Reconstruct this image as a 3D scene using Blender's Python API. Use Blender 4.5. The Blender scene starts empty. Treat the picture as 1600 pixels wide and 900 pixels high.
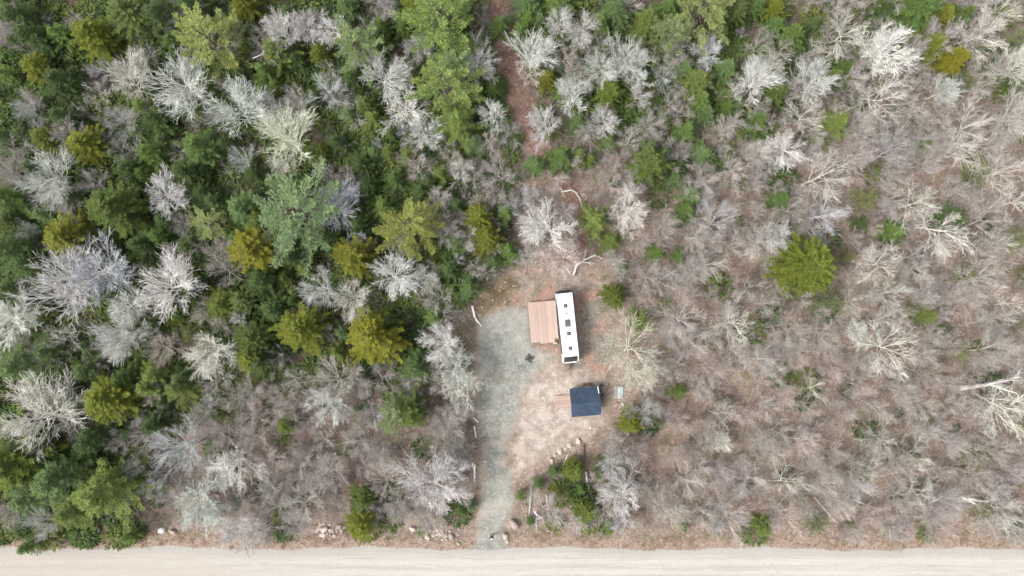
import bpy, math, random
import numpy as np
from mathutils import Vector, Matrix, noise as mnoise

S = bpy.context.scene
R = math.radians
random.seed(7)
rng = np.random.default_rng(7)

# ------------------------------------------------------------------ camera
H = 103.36           # drone height
F = 1066.7           # focal length in photo pixels (24 mm)
cam_d = bpy.data.cameras.new("camera")
cam_d.lens = 24.0
cam_d.sensor_width = 36.0
cam_d.clip_start = 0.5
cam_d.clip_end = 6000
cam = bpy.data.objects.new("camera", cam_d)
cam.location = (0, 0, H)
cam.rotation_euler = (0, 0, 0)
S.collection.objects.link(cam)
S.camera = cam
S.render.resolution_x, S.render.resolution_y = 1024, 576

# ------------------------------------------------------------------ sky and sun (thin overcast)
SUN_EL, SUN_DIR = R(50), Vector((-0.94, -0.34, 0)).normalized()
w = bpy.data.worlds.new("World")
S.world = w
w.use_nodes = True
nt = w.node_tree
bg = nt.nodes["Background"]
sky = nt.nodes.new("ShaderNodeTexSky")
sky.sky_type = 'NISHITA'
sky.sun_disc = False
sky.sun_elevation = SUN_EL
sky.sun_rotation = math.atan2(SUN_DIR.x, SUN_DIR.y)
sky.dust_density = 4.0
sky.air_density = 1.0
hs = nt.nodes.new("ShaderNodeHueSaturation")
hs.inputs["Saturation"].default_value = 0.30
nt.links.new(sky.outputs[0], hs.inputs["Color"])
nt.links.new(hs.outputs[0], bg.inputs[0])
bg.inputs[1].default_value = 0.15
sun_d = bpy.data.lights.new("sun", 'SUN')
sun_d.energy = 1.15
sun_d.angle = R(18)
sun_d.color = (1.0, 0.965, 0.91)
sun = bpy.data.objects.new("sun", sun_d)
d = Vector((SUN_DIR.x*math.cos(SUN_EL), SUN_DIR.y*math.cos(SUN_EL), math.sin(SUN_EL)))
sun.rotation_euler = d.to_track_quat('Z', 'Y').to_euler()
S.collection.objects.link(sun)
S.view_settings.view_transform = 'Standard'
S.view_settings.look = 'None'
S.view_settings.gamma = 1.0
S.view_settings.exposure = 1.0
S.cycles.max_bounces = 5
S.cycles.diffuse_bounces = 3
S.cycles.transparent_max_bounces = 4

COL = S.collection


def P(u, v, z=0.0):
    """photo pixel -> world point at height z"""
    k = (H - z) / F
    return Vector(((u - 800) * k, (450 - v) * k, z))


# ------------------------------------------------------------------ material helpers
class NT:
    def __init__(self, name):
        self.m = bpy.data.materials.new(name)
        self.m.use_nodes = True
        self.t = self.m.node_tree
        self.b = self.t.nodes["Principled BSDF"]
        self.out = self.t.nodes["Material Output"]

    def n(self, typ, **kw):
        nd = self.t.nodes.new(typ)
        for k, v in kw.items():
            if k[0] == '_':
                nd.inputs[k[1:].replace('_', ' ')].default_value = v
            else:
                setattr(nd, k, v)
        return nd

    def l(self, a, b):
        self.t.links.new(a, b)

    def noise(self, scale, detail=3, rough=0.55, vec=None, dist=0.0):
        nd = self.n("ShaderNodeTexNoise")
        nd.inputs["Scale"].default_value = scale
        nd.inputs["Detail"].default_value = detail
        nd.inputs["Roughness"].default_value = rough
        nd.inputs["Distortion"].default_value = dist
        if vec is not None:
            self.l(vec, nd.inputs["Vector"])
        return nd.outputs["Fac"]

    def ramp(self, fac, lo, hi, a=0.0, b=1.0):
        nd = self.n("ShaderNodeMapRange", interpolation_type='SMOOTHSTEP')
        self.l(fac, nd.inputs[0])
        for i, v in enumerate((lo, hi, a, b)):
            nd.inputs[i + 1].default_value = v
        return nd.outputs[0]

    def mix(self, fac, a, b, mode='MIX'):
        nd = self.n("ShaderNodeMix", data_type='RGBA', blend_type=mode)
        for sock, v in ((nd.inputs[0], fac), (nd.inputs[6], a), (nd.inputs[7], b)):
            if isinstance(v, (tuple, list)):
                sock.default_value = (*v, 1) if len(v) == 3 else v
            elif isinstance(v, (int, float)):
                sock.default_value = v
            else:
                self.l(v, sock)
        return nd.outputs[2]

    def math(self, op, a, b=0.0, clamp=False):
        nd = self.n("ShaderNodeMath", operation=op, use_clamp=clamp)
        for i, v in enumerate((a, b)):
            if isinstance(v, (int, float)):
                nd.inputs[i].default_value = v
            else:
                self.l(v, nd.inputs[i])
        return nd.outputs[0]

    def attr(self, name):
        nd = self.n("ShaderNodeAttribute", attribute_name=name)
        return nd.outputs["Fac"]

    def bump(self, h, dist=0.05, strength=0.6):
        nd = self.n("ShaderNodeBump")
        nd.inputs["Distance"].default_value = dist
        nd.inputs["Strength"].default_value = strength
        self.l(h, nd.inputs["Height"])
        self.l(nd.outputs[0], self.b.inputs["Normal"])

    def pos(self):
        return self.n("ShaderNodeNewGeometry").outputs["Position"]

    def objpos(self):
        return self.n("ShaderNodeTexCoord").outputs["Object"]


def simple(name, col, rough=0.6, metal=0.0, var=0.12, scale=3.0, bump=0.0, obj_tint=False):
    t = NT(name)
    n1 = t.noise(scale, 4, 0.6, t.objpos())
    dark = tuple(c * (1 - var * 2) for c in col)
    light = tuple(min(1, c * (1 + var)) for c in col)
    c = t.mix(t.ramp(n1, 0.3, 0.7), dark, light)
    if obj_tint:
        c = t.mix(1.0, c, t.n("ShaderNodeObjectInfo").outputs["Color"], 'MULTIPLY')
    t.l(c, t.b.inputs["Base Color"])
    t.b.inputs["Roughness"].default_value = rough
    t.b.inputs["Metallic"].default_value = metal
    if bump:
        t.bump(t.noise(scale * 6, 4, 0.6, t.objpos()), bump, 0.5)
    return t.m


# ------------------------------------------------------------------ ground zones (plan outlines in photo pixels at ground level)
def poly(pts):
    return np.array([P(u, v)[:2] for u, v in pts])


Z_CLEAR = poly([(742, 858), (741, 830), (747, 800), (750, 760), (752, 720), (747, 690), (742, 640), (739, 600), (739, 540), (740, 505),
                (740, 478), (765, 450), (800, 425), (840, 414), (870, 408), (900, 405), (930, 415), (952, 440), (972, 480), (984, 520),
                (984, 560), (986, 590), (986, 615), (972, 645), (947, 662), (925, 682), (903, 700), (880, 713), (858, 724), (835, 738),
                (815, 757), (806, 775), (801, 800), (799, 830), (800, 858)])
Z_DRIVE = poly([(722, 868), (740, 850), (743, 840), (744, 820), (750, 790), (754, 750), (754, 710), (749, 670), (744, 620), (742, 560), (744, 510),
                (760, 492), (800, 482), (824, 484), (832, 540), (868, 552), (856, 572), (836, 585), (822, 610), (812, 640), (803, 670),
                (794, 700), (797, 730), (804, 760), (803, 790), (793, 820), (786, 838), (792, 851), (812, 868)])
Z_SAND = poly([(815, 612), (835, 588), (858, 575), (880, 578), (905, 585), (935, 596), (945, 640), (932, 665), (903, 688), (880, 700),
               (850, 712), (830, 728), (812, 748), (800, 720), (800, 690), (806, 650)])
Z_TRAIL = poly([(870, 412), (878, 380), (890, 350), (886, 310), (868, 290), (845, 275), (830, 250), (815, 215), (798, 190), (790, 150),
                (780, 100), (770, 60), (762, 20), (755, -30), (788, -30), (798, 20), (806, 60), (818, 100), (828, 140), (838, 180), (848, 225),
                (866, 255), (893, 275), (912, 300), (918, 340), (916, 380), (915, 412)])
Z_BARE = poly([(742, 480), (765, 452), (800, 430), (842, 424), (900, 412), (938, 428), (956, 470), (968, 530), (960, 585), (900, 580),
               (860, 560), (832, 535), (826, 470), (800, 480), (760, 490)])


Z_BROWN = poly([(738, 505), (740, 475), (752, 450), (785, 430), (808, 430), (812, 452), (795, 472), (765, 484), (748, 505), (744, 560), (738, 560)])


ROAD_TOP = P(800, 857)[1]
ROAD_BOT = ROAD_TOP - 8.2


def sdist(poly_, X, Y):
    """signed distance (negative inside) of points to polygon"""
    n = len(poly_)
    dmin = np.full(X.shape, 1e9)
    inside = np.zeros(X.shape, bool)
    for i in range(n):
        ax, ay = poly_[i]
        bx, by = poly_[(i + 1) % n]
        ex, ey = bx - ax, by - ay
        t = np.clip(((X - ax) * ex + (Y - ay) * ey) / (ex * ex + ey * ey + 1e-12), 0, 1)
        dmin = np.minimum(dmin, np.hypot(X - ax - t * ex, Y - ay - t * ey))
        c = ((ay > Y) != (by > Y)) & (X < (bx - ax) * (Y - ay) / (by - ay + 1e-12) + ax)
        inside ^= c
    return np.where(inside, -dmin, dmin)




def road_sd(X, Y):
    e = ROAD_TOP + 0.0016 * -X + 0.25 * np.sin(X * 0.21) + 0.12 * np.sin(X * 0.83 + 1)
    return np.maximum(Y - e, ROAD_BOT - 0.25 * np.sin(X * 0.17) - Y)


def forest_density(X, Y):
    """how much evergreen forest stands here (0..1), from the photograph"""
    U = X * F / H + 800
    V = 450 - Y * F / H
    a = 1 / (1 + np.exp((U - 735) / 35)) * 1 / (1 + np.exp((V - 610 - 60*(U < 260)) / 30))
    b = 1 / (1 + np.exp((V - 225 + (U - 900) * 0.12) / 30)) * (0.85 - 0.45 / (1 + np.exp(-(U - 1250) / 60)))
    c = 1 / (1 + np.exp((U - 225) / 25)) * 0.9
    return np.clip(np.maximum(np.maximum(a, b), c), 0, 1)


def fields(X, Y):
    return {
        "zone_road": np.clip(road_sd(X, Y), -6, 6),
        "zone_drive": np.clip(sdist(Z_DRIVE, X, Y), -6, 6),
        "zone_sand": np.clip(sdist(Z_SAND, X, Y), -6, 6),
        "zone_clear": np.clip(sdist(Z_CLEAR, X, Y), -6, 6),
        "zone_bare": np.clip(sdist(Z_BARE, X, Y), -6, 6),
        "zone_brown": np.clip(sdist(Z_BROWN, X, Y), -6, 6),
        "zone_trail": np.clip(sdist(Z_TRAIL, X, Y), -6, 6),
        "zone_forest": forest_density(X, Y),
    }


def relief(X, Y):
    f = np.minimum(np.minimum(road_sd(X, Y), sdist(Z_CLEAR, X, Y)), np.minimum(sdist(Z_DRIVE, X, Y), sdist(Z_TRAIL, X, Y)))
    k = np.clip((f - 1.2) / 4, 0, 1)
    h = (np.sin(X * 0.9 + 1.3 * np.sin(Y * 0.6)) * np.sin(Y * 1.1 + np.sin(X * 0.7)) * 0.12
         + np.sin(X * 2.7 + Y * 1.1) * np.sin(Y * 2.3 - X * 0.8) * 0.06)
    return k * h


def mesh_from(name, V, Fc, mat, smooth=False):
    """V (n,3), Fc (m,k) -> mesh"""
    me = bpy.data.meshes.new(name)
    V = np.asarray(V, np.float32)
    me.vertices.add(len(V))
    me.vertices.foreach_set("co", V.ravel())
    if isinstance(Fc, np.ndarray):
        Fc = [Fc]
    loops = np.concatenate([f.ravel() for f in Fc]).astype(np.int32)
    starts, totals, o = [], [], 0
    for f in Fc:
        k = f.shape[1]
        starts.append(o + np.arange(len(f)) * k)
        totals.append(np.full(len(f), k))
        o += f.size
    me.loops.add(len(loops))
    me.loops.foreach_set("vertex_index", loops)
    st = np.concatenate(starts).astype(np.int32)
    me.polygons.add(len(st))
    me.polygons.foreach_set("loop_start", st)
    me.update(calc_edges=True)
    if smooth:
        me.polygons.foreach_set("use_smooth", np.ones(len(st), bool))
    for m_ in (mat if isinstance(mat, (list, tuple)) else [mat]):
        if m_:
            me.materials.append(m_)
    return me


def link(name, me, parent=None, loc=None):
    o = bpy.data.objects.new(name, me)
    COL.objects.link(o)
    if parent:
        o.parent = parent
    if loc is not None:
        o.location = loc
    return o


def tag(o, label=None, cat=None, group=None, kind=None):
    if label: o["label"] = label
    if cat: o["category"] = cat
    if group: o["group"] = group
    if kind: o["kind"] = kind
    return o


# ---- one earth material whose zones are ground types, the forest one also darkened as painted shade ----
def earth_material():
    t = NT("earth")
    p = t.pos()
    wob = t.math('SUBTRACT', t.noise(0.45, 5, 0.65, p), 0.5)
    wob2 = t.math('SUBTRACT', t.noise(2.2, 4, 0.7, p), 0.5)
    n_big = t.noise(0.10, 3, 0.5, p)
    n_mid = t.noise(0.55, 4, 0.6, p)
    n_fin = t.noise(3.2, 5, 0.75, p)
    vor = t.n("ShaderNodeTexVoronoi")
    vor.inputs["Scale"].default_value = 3.8
    t.l(p, vor.inputs["Vector"])
    sep = t.n("ShaderNodeSeparateColor")
    t.l(vor.outputs["Color"], sep.inputs[0])
    leafr = sep.outputs[0]
    leafg = sep.outputs[1]

    def mask(name, soft=0.5, amp=2.0, amp2=1.2, off=0.0):
        a = t.attr(name)
        a = t.math('ADD', a, t.math('MULTIPLY', wob, amp))
        a = t.math('ADD', a, t.math('MULTIPLY', wob2, amp2))
        return t.ramp(a, off - soft, off + soft, 1.0, 0.0)

    # leaf litter
    lit = t.mix(t.ramp(n_mid, 0.35, 0.68), (0.192, 0.158, 0.130), (0.280, 0.242, 0.206))
    lit = t.mix(t.ramp(n_big, 0.40, 0.62, 0, 0.6), lit, (0.200, 0.146, 0.114))
    lit = t.mix(t.ramp(n_fin, 0.30, 0.52, 0.8, 0), lit, (0.066, 0.050, 0.040))
    lit = t.mix(t.ramp(leafr, 0.62, 0.95, 0, 0.75), lit, (0.36, 0.27, 0.22))
    lit = t.mix(t.ramp(leafg, 0.75, 0.98, 0, 0.6), lit, (0.19, 0.105, 0.078))
    moss = t.noise(0.33, 4, 0.6, p)
    lit = t.mix(t.ramp(moss, 0.56, 0.70, 0, 0.7), lit, (0.105, 0.112, 0.040))
    # forest floor: humus, moss and needles, with evergreen shade painted into the dark tones
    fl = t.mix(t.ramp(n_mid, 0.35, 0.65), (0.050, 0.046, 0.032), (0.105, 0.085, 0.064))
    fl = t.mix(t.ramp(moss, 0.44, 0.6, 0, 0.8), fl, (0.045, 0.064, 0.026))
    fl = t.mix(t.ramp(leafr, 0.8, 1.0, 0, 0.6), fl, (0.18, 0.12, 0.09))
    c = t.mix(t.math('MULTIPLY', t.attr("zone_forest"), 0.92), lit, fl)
    # trail: churned reddish earth
    tr = t.mix(t.ramp(n_mid, 0.3, 0.7), (0.150, 0.090, 0.070), (0.255, 0.168, 0.138))
    tr = t.mix(t.ramp(n_fin, 0.32, 0.55, 0.6, 0), tr, (0.085, 0.050, 0.038))
    tr = t.mix(t.ramp(leafr, 0.7, 0.97, 0, 0.6), tr, (0.34, 0.24, 0.19))
    c = t.mix(mask("zone_trail", 0.7, 3.0, 1.8, 0.1), c, tr)
    # cleared earth
    cl = t.mix(t.ramp(n_mid, 0.35, 0.65), (0.200, 0.140, 0.108), (0.330, 0.255, 0.205))
    cl = t.mix(t.ramp(n_big, 0.45, 0.6, 0, 0.5), cl, (0.24, 0.225, 0.190))
    cl = t.mix(t.ramp(leafg, 0.7, 0.97, 0, 0.6), cl, (0.46, 0.35, 0.29))
    cl = t.mix(t.ramp(leafr, 0.78, 0.97, 0, 0.6), cl, (0.12, 0.085, 0.06))
    c = t.mix(mask("zone_clear", 0.5, 2.0, 1.6), c, cl)
    gb = t.mix(t.ramp(n_mid, 0.38, 0.62), (0.175, 0.150, 0.120), (0.255, 0.225, 0.190))
    gb = t.mix(t.ramp(t.noise(0.28, 4, 0.6, p), 0.50, 0.62, 0, 0.75), gb, (0.300, 0.165, 0.125))
    gb = t.mix(t.ramp(t.noise(0.4, 3, 0.6, t.math('ADD', n_big, 0) if False else p), 0.56, 0.7, 0, 0.4), gb, (0.13, 0.13, 0.075))
    gb = t.mix(t.ramp(leafg, 0.72, 0.97, 0, 0.55), gb, (0.42, 0.32, 0.26))
    c = t.mix(mask("zone_bare", 0.9, 3.0, 1.6), c, gb)
    verge = t.mix(t.ramp(n_fin, 0.35, 0.65), (0.19, 0.128, 0.098), (0.36, 0.285, 0.230))
    c = t.mix(mask("zone_road", 0.7, 1.0, 1.8, 1.6), c, verge)
    br = t.mix(t.ramp(n_mid, 0.35, 0.65), (0.095, 0.072, 0.042), (0.175, 0.135, 0.088))
    br = t.mix(t.ramp(leafr, 0.85, 1.0, 0, 0.7), br, (0.40, 0.32, 0.26))
    c = t.mix(mask("zone_brown", 0.9, 2.4, 1.4), c, br)
    # pale sand
    sa = t.mix(t.ramp(n_mid, 0.36, 0.62), (0.290, 0.240, 0.200), (0.420, 0.362, 0.312))
    sa = t.mix(t.ramp(t.noise(1.1, 5, 0.7, p), 0.52, 0.68, 0, 0.8), sa, (0.490, 0.455, 0.415))
    sa = t.mix(t.ramp(n_fin, 0.30, 0.46, 0.5, 0), sa, (0.26, 0.185, 0.14))
    sa = t.mix(t.ramp(t.noise(0.35, 4, 0.65, p), 0.54, 0.68, 0, 0.6), sa, (0.285, 0.285, 0.252))
    sa = t.mix(t.ramp(leafr, 0.90, 1.0, 0, 0.5), sa, (0.24, 0.16, 0.12))
    c = t.mix(mask("zone_sand", 1.6, 5.0, 2.2), c, sa)
    # grey-green crushed gravel
    gr = t.mix(t.ramp(n_mid, 0.35, 0.65), (0.176, 0.184, 0.158), (0.260, 0.267, 0.234))
    gr = t.mix(t.ramp(n_big, 0.45, 0.62, 0, 0.45), gr, (0.36, 0.35, 0.31))
    gr = t.mix(t.ramp(n_fin, 0.3, 0.5, 0.5, 0), gr, (0.150, 0.155, 0.135))
    gr = t.mix(t.ramp(leafr, 0.6, 1.0, 0, 0.45), gr, (0.44, 0.44, 0.41))
    gr = t.mix(t.ramp(leafg, 0.75, 1.0, 0, 0.35), gr, (0.15, 0.155, 0.14))
    gr = t.mix(t.ramp(t.noise(0.25, 4, 0.65, p), 0.52, 0.66, 0, 0.6), gr, (0.41, 0.345, 0.290))
    gr = t.mix(t.ramp(t.noise(0.8, 4, 0.7, p), 0.58, 0.72, 0, 0.5), gr, (0.30, 0.185, 0.14))
    c = t.mix(t.math('MULTIPLY', mask("zone_drive", 0.75, 2.2, 1.6, -0.25), 0.95), c, gr)
    # graded dirt road, streaked along its length
    mp = t.n("ShaderNodeMapping")
    mp.inputs["Scale"].default_value = (0.05, 1.5, 1)
    t.l(p, mp.inputs[0])
    st = t.noise(1.0, 6, 0.7, mp.outputs[0])
    mp2 = t.n("ShaderNodeMapping")
    mp2.inputs["Scale"].default_value = (0.13, 5.0, 1)
    t.l(p, mp2.inputs[0])
    st2 = t.noise(1.0, 5, 0.7, mp2.outputs[0])
    rd = t.mix(t.ramp(st, 0.36, 0.64), (0.355, 0.328, 0.288), (0.420, 0.402, 0.365))
    rd = t.mix(t.ramp(st2, 0.45, 0.70, 0, 0.55), rd, (0.480, 0.474, 0.438))
    rd = t.mix(t.ramp(st2, 0.26, 0.42, 0.5, 0), rd, (0.275, 0.250, 0.200))
    rd = t.mix(t.ramp(leafg, 0.85, 1.0, 0, 0.4), rd, (0.33, 0.29, 0.25))
    xs = t.n("ShaderNodeSeparateXYZ")
    t.l(p, xs.inputs[0])
    for yt in (ROAD_TOP - 2.0, ROAD_TOP - 3.7):
        dy = t.math('ABSOLUTE', t.math('SUBTRACT', t.math('ADD', xs.outputs[1], t.math('MULTIPLY', wob, 1.2)), yt))
        rd = t.mix(t.ramp(dy, 0.1, 0.55, 0.5, 0), rd, (0.455, 0.445, 0.412))
    rd = t.mix(t.ramp(t.noise(0.5, 5, 0.7, p), 0.58, 0.72, 0, 0.4), rd, (0.31, 0.28, 0.23))
    tan = t.ramp(t.math('ADD', xs.outputs[0], t.math('MULTIPLY', wob, 60)), -85, -5, 0.7, 0)
    rd = t.mix(tan, rd, (0.385, 0.330, 0.280))
    shoulder = t.math('ADD', t.attr("zone_road"), t.math('MULTIPLY', wob2, 0.9))
    rd = t.mix(t.ramp(shoulder, -1.6, -0.3, 0, 0.75), rd, (0.330, 0.315, 0.290))
    c = t.mix(mask("zone_road", 0.16, 0.35, 0.9), c, rd)
    t.l(c, t.b.inputs["Base Color"])
    t.b.inputs["Roughness"].default_value = 0.95
    t.b.inputs["Specular IOR Level"].default_value = 0.15
    hb = t.math('ADD', t.math('MULTIPLY', n_fin, 1.0), t.math('MULTIPLY', leafr, 0.35))
    t.bump(hb, 0.12, 0.55)
    return t.m


M_EARTH = earth_material()
STEP = 0.5


def field_mesh(name, X, Y, Zv, Fc):
    me = mesh_from(name, np.stack([X, Y, Zv], 1), Fc, M_EARTH, True)
    for k, v in fields(X, Y).items():
        a = me.attributes.new(k, 'FLOAT', 'POINT')
        a.data.foreach_set("value", v.astype(np.float32))
    return me


def axis(lo, hi, far):
    mid = np.arange(lo, hi + 1e-6, STEP)
    out = np.array(far, float)
    return np.concatenate([lo - out[::-1], mid, hi + out])


ax = axis(-96, 96, [4, 12, 30, 70, 160, 400, 1000, 2500])
ay = axis(-62, 62, [4, 12, 30, 70, 160, 400, 1000, 2500])
GX, GY = np.meshgrid(ax, ay)
idx = np.arange(GX.size).reshape(GX.shape)
quads = np.stack([idx[:-1, :-1], idx[:-1, 1:], idx[1:, 1:], idx[1:, :-1]], -1).reshape(-1, 4)
ground = link("ground", field_mesh("ground", GX.ravel(), GY.ravel(), relief(GX.ravel(), GY.ravel()), quads))
tag(ground, kind="structure")


def sheet(name, sdf, lo, hi, z, margin=0.35, far_x=None):
    xs = np.arange(lo[0], hi[0] + 1e-6, STEP)
    if far_x:
        xs = axis(lo[0], hi[0], far_x)
    ys = np.arange(lo[1], hi[1] + 1e-6, STEP)
    X, Y = np.meshgrid(xs, ys)
    sh = X.shape
    X, Y = X.ravel(), Y.ravel()
    wob = 0.22 * np.sin(X * 2.1 + 1.7 * np.sin(Y * 1.3)) + 0.18 * np.sin(Y * 2.9 + X * 0.7)
    f = lambda a, b: sdf(a, b) - margin
    d0 = f(X, Y) + wob
    e = 0.01
    gx = (f(X + e, Y) - f(X - e, Y)) / (2 * e)
    gy = (f(X, Y + e) - f(X, Y - e)) / (2 * e)
    out = d0 > 0
    keepv = d0 < STEP * 1.05
    X = np.where(out, X - gx * d0, X)
    Y = np.where(out, Y - gy * d0, Y)
    idx = np.arange(X.size).reshape(sh)
    q = np.stack([idx[:-1, :-1], idx[:-1, 1:], idx[1:, 1:], idx[1:, :-1]], -1).reshape(-1, 4)
    q = q[keepv[q].all(1) & (~out[q]).any(1)]
    used = np.unique(q)
    remap = np.zeros(X.size, int)
    remap[used] = np.arange(len(used))
    X, Y = X[used], Y[used]
    Zz = np.zeros(len(X)) + z
    o = link(name, field_mesh(name, X, Y, Zz, remap[q]))
    tag(o, kind="structure")
    return o


sheet("dirt_trail", lambda a, b: sdist(Z_TRAIL, a, b), (-8, 2), (14, 50), 0.004)
sheet("clearing", lambda a, b: sdist(Z_CLEAR, a, b), (-9, -41), (20, 7), 0.008)
sheet("driveway", lambda a, b: sdist(Z_DRIVE, a, b), (-9, -41), (10, 0), 0.012, 0.2)
sheet("dirt_road", road_sd, (-96, -50), (96, -36), 0.016, 0.1, [30, 100, 300, 1000])


# ------------------------------------------------------------------ vegetation materials
def foliage_mat(name, rough=0.7, transl=0.22):
    t = NT(name)
    oi = t.n("ShaderNodeObjectInfo")
    v = t.attr("leaf_rand")
    dark = t.mix(1.0, oi.outputs["Color"], (0.62, 0.70, 0.75), 'MULTIPLY')
    light = t.mix(1.0, oi.outputs["Color"], (1.38, 1.30, 1.05), 'MULTIPLY')
    c = t.mix(v, dark, light)
    n1 = t.noise(0.55, 3, 0.6, t.objpos())
    c = t.mix(t.ramp(n1, 0.55, 0.75, 0, 0.35), c, t.mix(1.0, oi.outputs["Color"], (1.7, 1.25, 0.6), 'MULTIPLY'))
    t.l(c, t.b.inputs["Base Color"])
    t.b.inputs["Roughness"].default_value = rough
    t.b.inputs["Specular IOR Level"].default_value = 0.25
    tr = t.n("ShaderNodeBsdfTranslucent")
    t.l(c, tr.inputs[0])
    mx = t.n("ShaderNodeMixShader")
    mx.inputs[0].default_value = transl
    t.l(t.b.outputs[0], mx.inputs[1])
    t.l(tr.outputs[0], mx.inputs[2])
    t.l(mx.outputs[0], t.out.inputs[0])
    return t.m


def bark_mat(name, tint=True, base=(1, 1, 1)):
    t = NT(name)
    oi = t.n("ShaderNodeObjectInfo")
    n1 = t.noise(1.4, 4, 0.65, t.objpos())
    if tint:
        c0 = oi.outputs["Color"]
        c = t.mix(t.ramp(n1, 0.35, 0.65), t.mix(1.0, c0, (0.58, 0.56, 0.54), 'MULTIPLY'), t.mix(1.0, c0, (1.12, 1.12, 1.08), 'MULTIPLY'))
    else:
        c = t.mix(t.ramp(n1, 0.35, 0.65), tuple(b * 0.6 for b in base), tuple(b * 1.15 for b in base))
        c = t.mix(t.math('MULTIPLY', oi.outputs["Random"], 0.5), c, tuple(b * 0.55 for b in base))
    t.l(c, t.b.inputs["Base Color"])
    t.b.inputs["Roughness"].default_value = 0.9
    t.b.inputs["Specular IOR Level"].default_value = 0.1
    return t.m


M_FOL = foliage_mat("needles")
M_FOLP = foliage_mat("pine_needles", 0.6, 0.25)
M_BARK = bark_mat("bark")
M_TRUNK = bark_mat("trunk_bark", False, (0.16, 0.13, 0.11))


# ------------------------------------------------------------------ branch growth (vectorised)
def norm(a):
    return a / (np.linalg.norm(a, axis=-1, keepdims=True) + 1e-9)


def grow(start, dirs, length, K, rg, up=0.12, wob=0.15, gx=None):
    N = len(start)
    pts = np.zeros((N, K, 3))
    pts[:, 0] = start
    dcur = norm(dirs)
    seg = (length / (K - 1))[:, None]
    for k in range(1, K):
        dcur = norm(dcur + rg.normal(0, wob, (N, 3)) + np.array([0, 0, up]))
        pts[:, k] = pts[:, k - 1] + dcur * seg
    return pts


def spawn(pts, length, m, t0, t1, ang, angv, ratio, rg, K, up, wob, taper=0.55):
    N, Kp, _ = pts.shape
    t = np.tile(np.linspace(t0, t1, m), (N, 1)) + rg.uniform(-0.5, 0.5, (N, m)) * (t1 - t0) / m
    t = np.clip(t, 0.02, 0.995).ravel()
    pi = np.repeat(np.arange(N), m)
    x = t * (Kp - 1)
    i0 = np.minimum(x.astype(int), Kp - 2)
    f = (x - i0)[:, None]
    a, b = pts[pi, i0], pts[pi, i0 + 1]
    start = a + (b - a) * f
    tan = norm(b - a)
    ph = rg.uniform(0, 2 * np.pi, N)[:, None] + np.arange(m)[None, :] * 2.4 + rg.normal(0, 0.35, (N, m))
    ph = ph.ravel()
    ref = np.where(np.abs(tan[:, 2:3]) < 0.9, np.array([[0, 0, 1.0]]), np.array([[1.0, 0, 0]]))
    e1 = norm(np.cross(tan, ref))
    e2 = np.cross(tan, e1)
    perp = e1 * np.cos(ph)[:, None] + e2 * np.sin(ph)[:, None]
    an = rg.normal(ang, angv, len(t))
    dr = tan * np.cos(an)[:, None] + perp * np.sin(an)[:, None]
    ln = length[pi] * ratio * (1.15 - taper * t) * rg.uniform(0.75, 1.2, len(t))
    return grow(start, dr, ln, K, rg, up, wob), ln, t, pi


def tubes(pts, r0, r1, sides=3):
    """(N,K,3) polylines -> verts, quads"""
    N, K, _ = pts.shape
    tan = np.zeros_like(pts)
    tan[:, 1:-1] = pts[:, 2:] - pts[:, :-2]
    tan[:, 0] = pts[:, 1] - pts[:, 0]
    tan[:, -1] = pts[:, -1] - pts[:, -2]
    tan = norm(tan)
    ref = np.where(np.abs(tan[..., 2:3]) < 0.92, np.array([0, 0, 1.0]), np.array([1.0, 0, 0]))
    e1 = norm(np.cross(tan, ref))
    e2 = np.cross(tan, e1)
    rad = r0[:, None] + (r1 - r0)[:, None] * np.linspace(0, 1, K)[None, :]
    V = []
    for s in range(sides):
        a = 2 * np.pi * s / sides
        V.append(pts + (e1 * np.cos(a) + e2 * np.sin(a)) * rad[..., None])
    V = np.stack(V, 2)                      # N,K,sides,3
    base = (np.arange(N * K) * sides).reshape(N, K)
    Q = []
    for s in range(sides):
        s2 = (s + 1) % sides
        Q.append(np.stack([base[:, :-1] + s, base[:, :-1] + s2, base[:, 1:] + s2, base[:, 1:] + s], -1).reshape(-1, 4))
    return V.reshape(-1, 3), np.concatenate(Q)


def join(parts):
    V, Q, o = [], [], 0
    for v, q in parts:
        V.append(v)
        Q.append(q + o)
        o += len(v)
    return np.concatenate(V), np.concatenate(Q)


BH = 10.0   # reference height of a bare tree; crown radius reference 4


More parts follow.
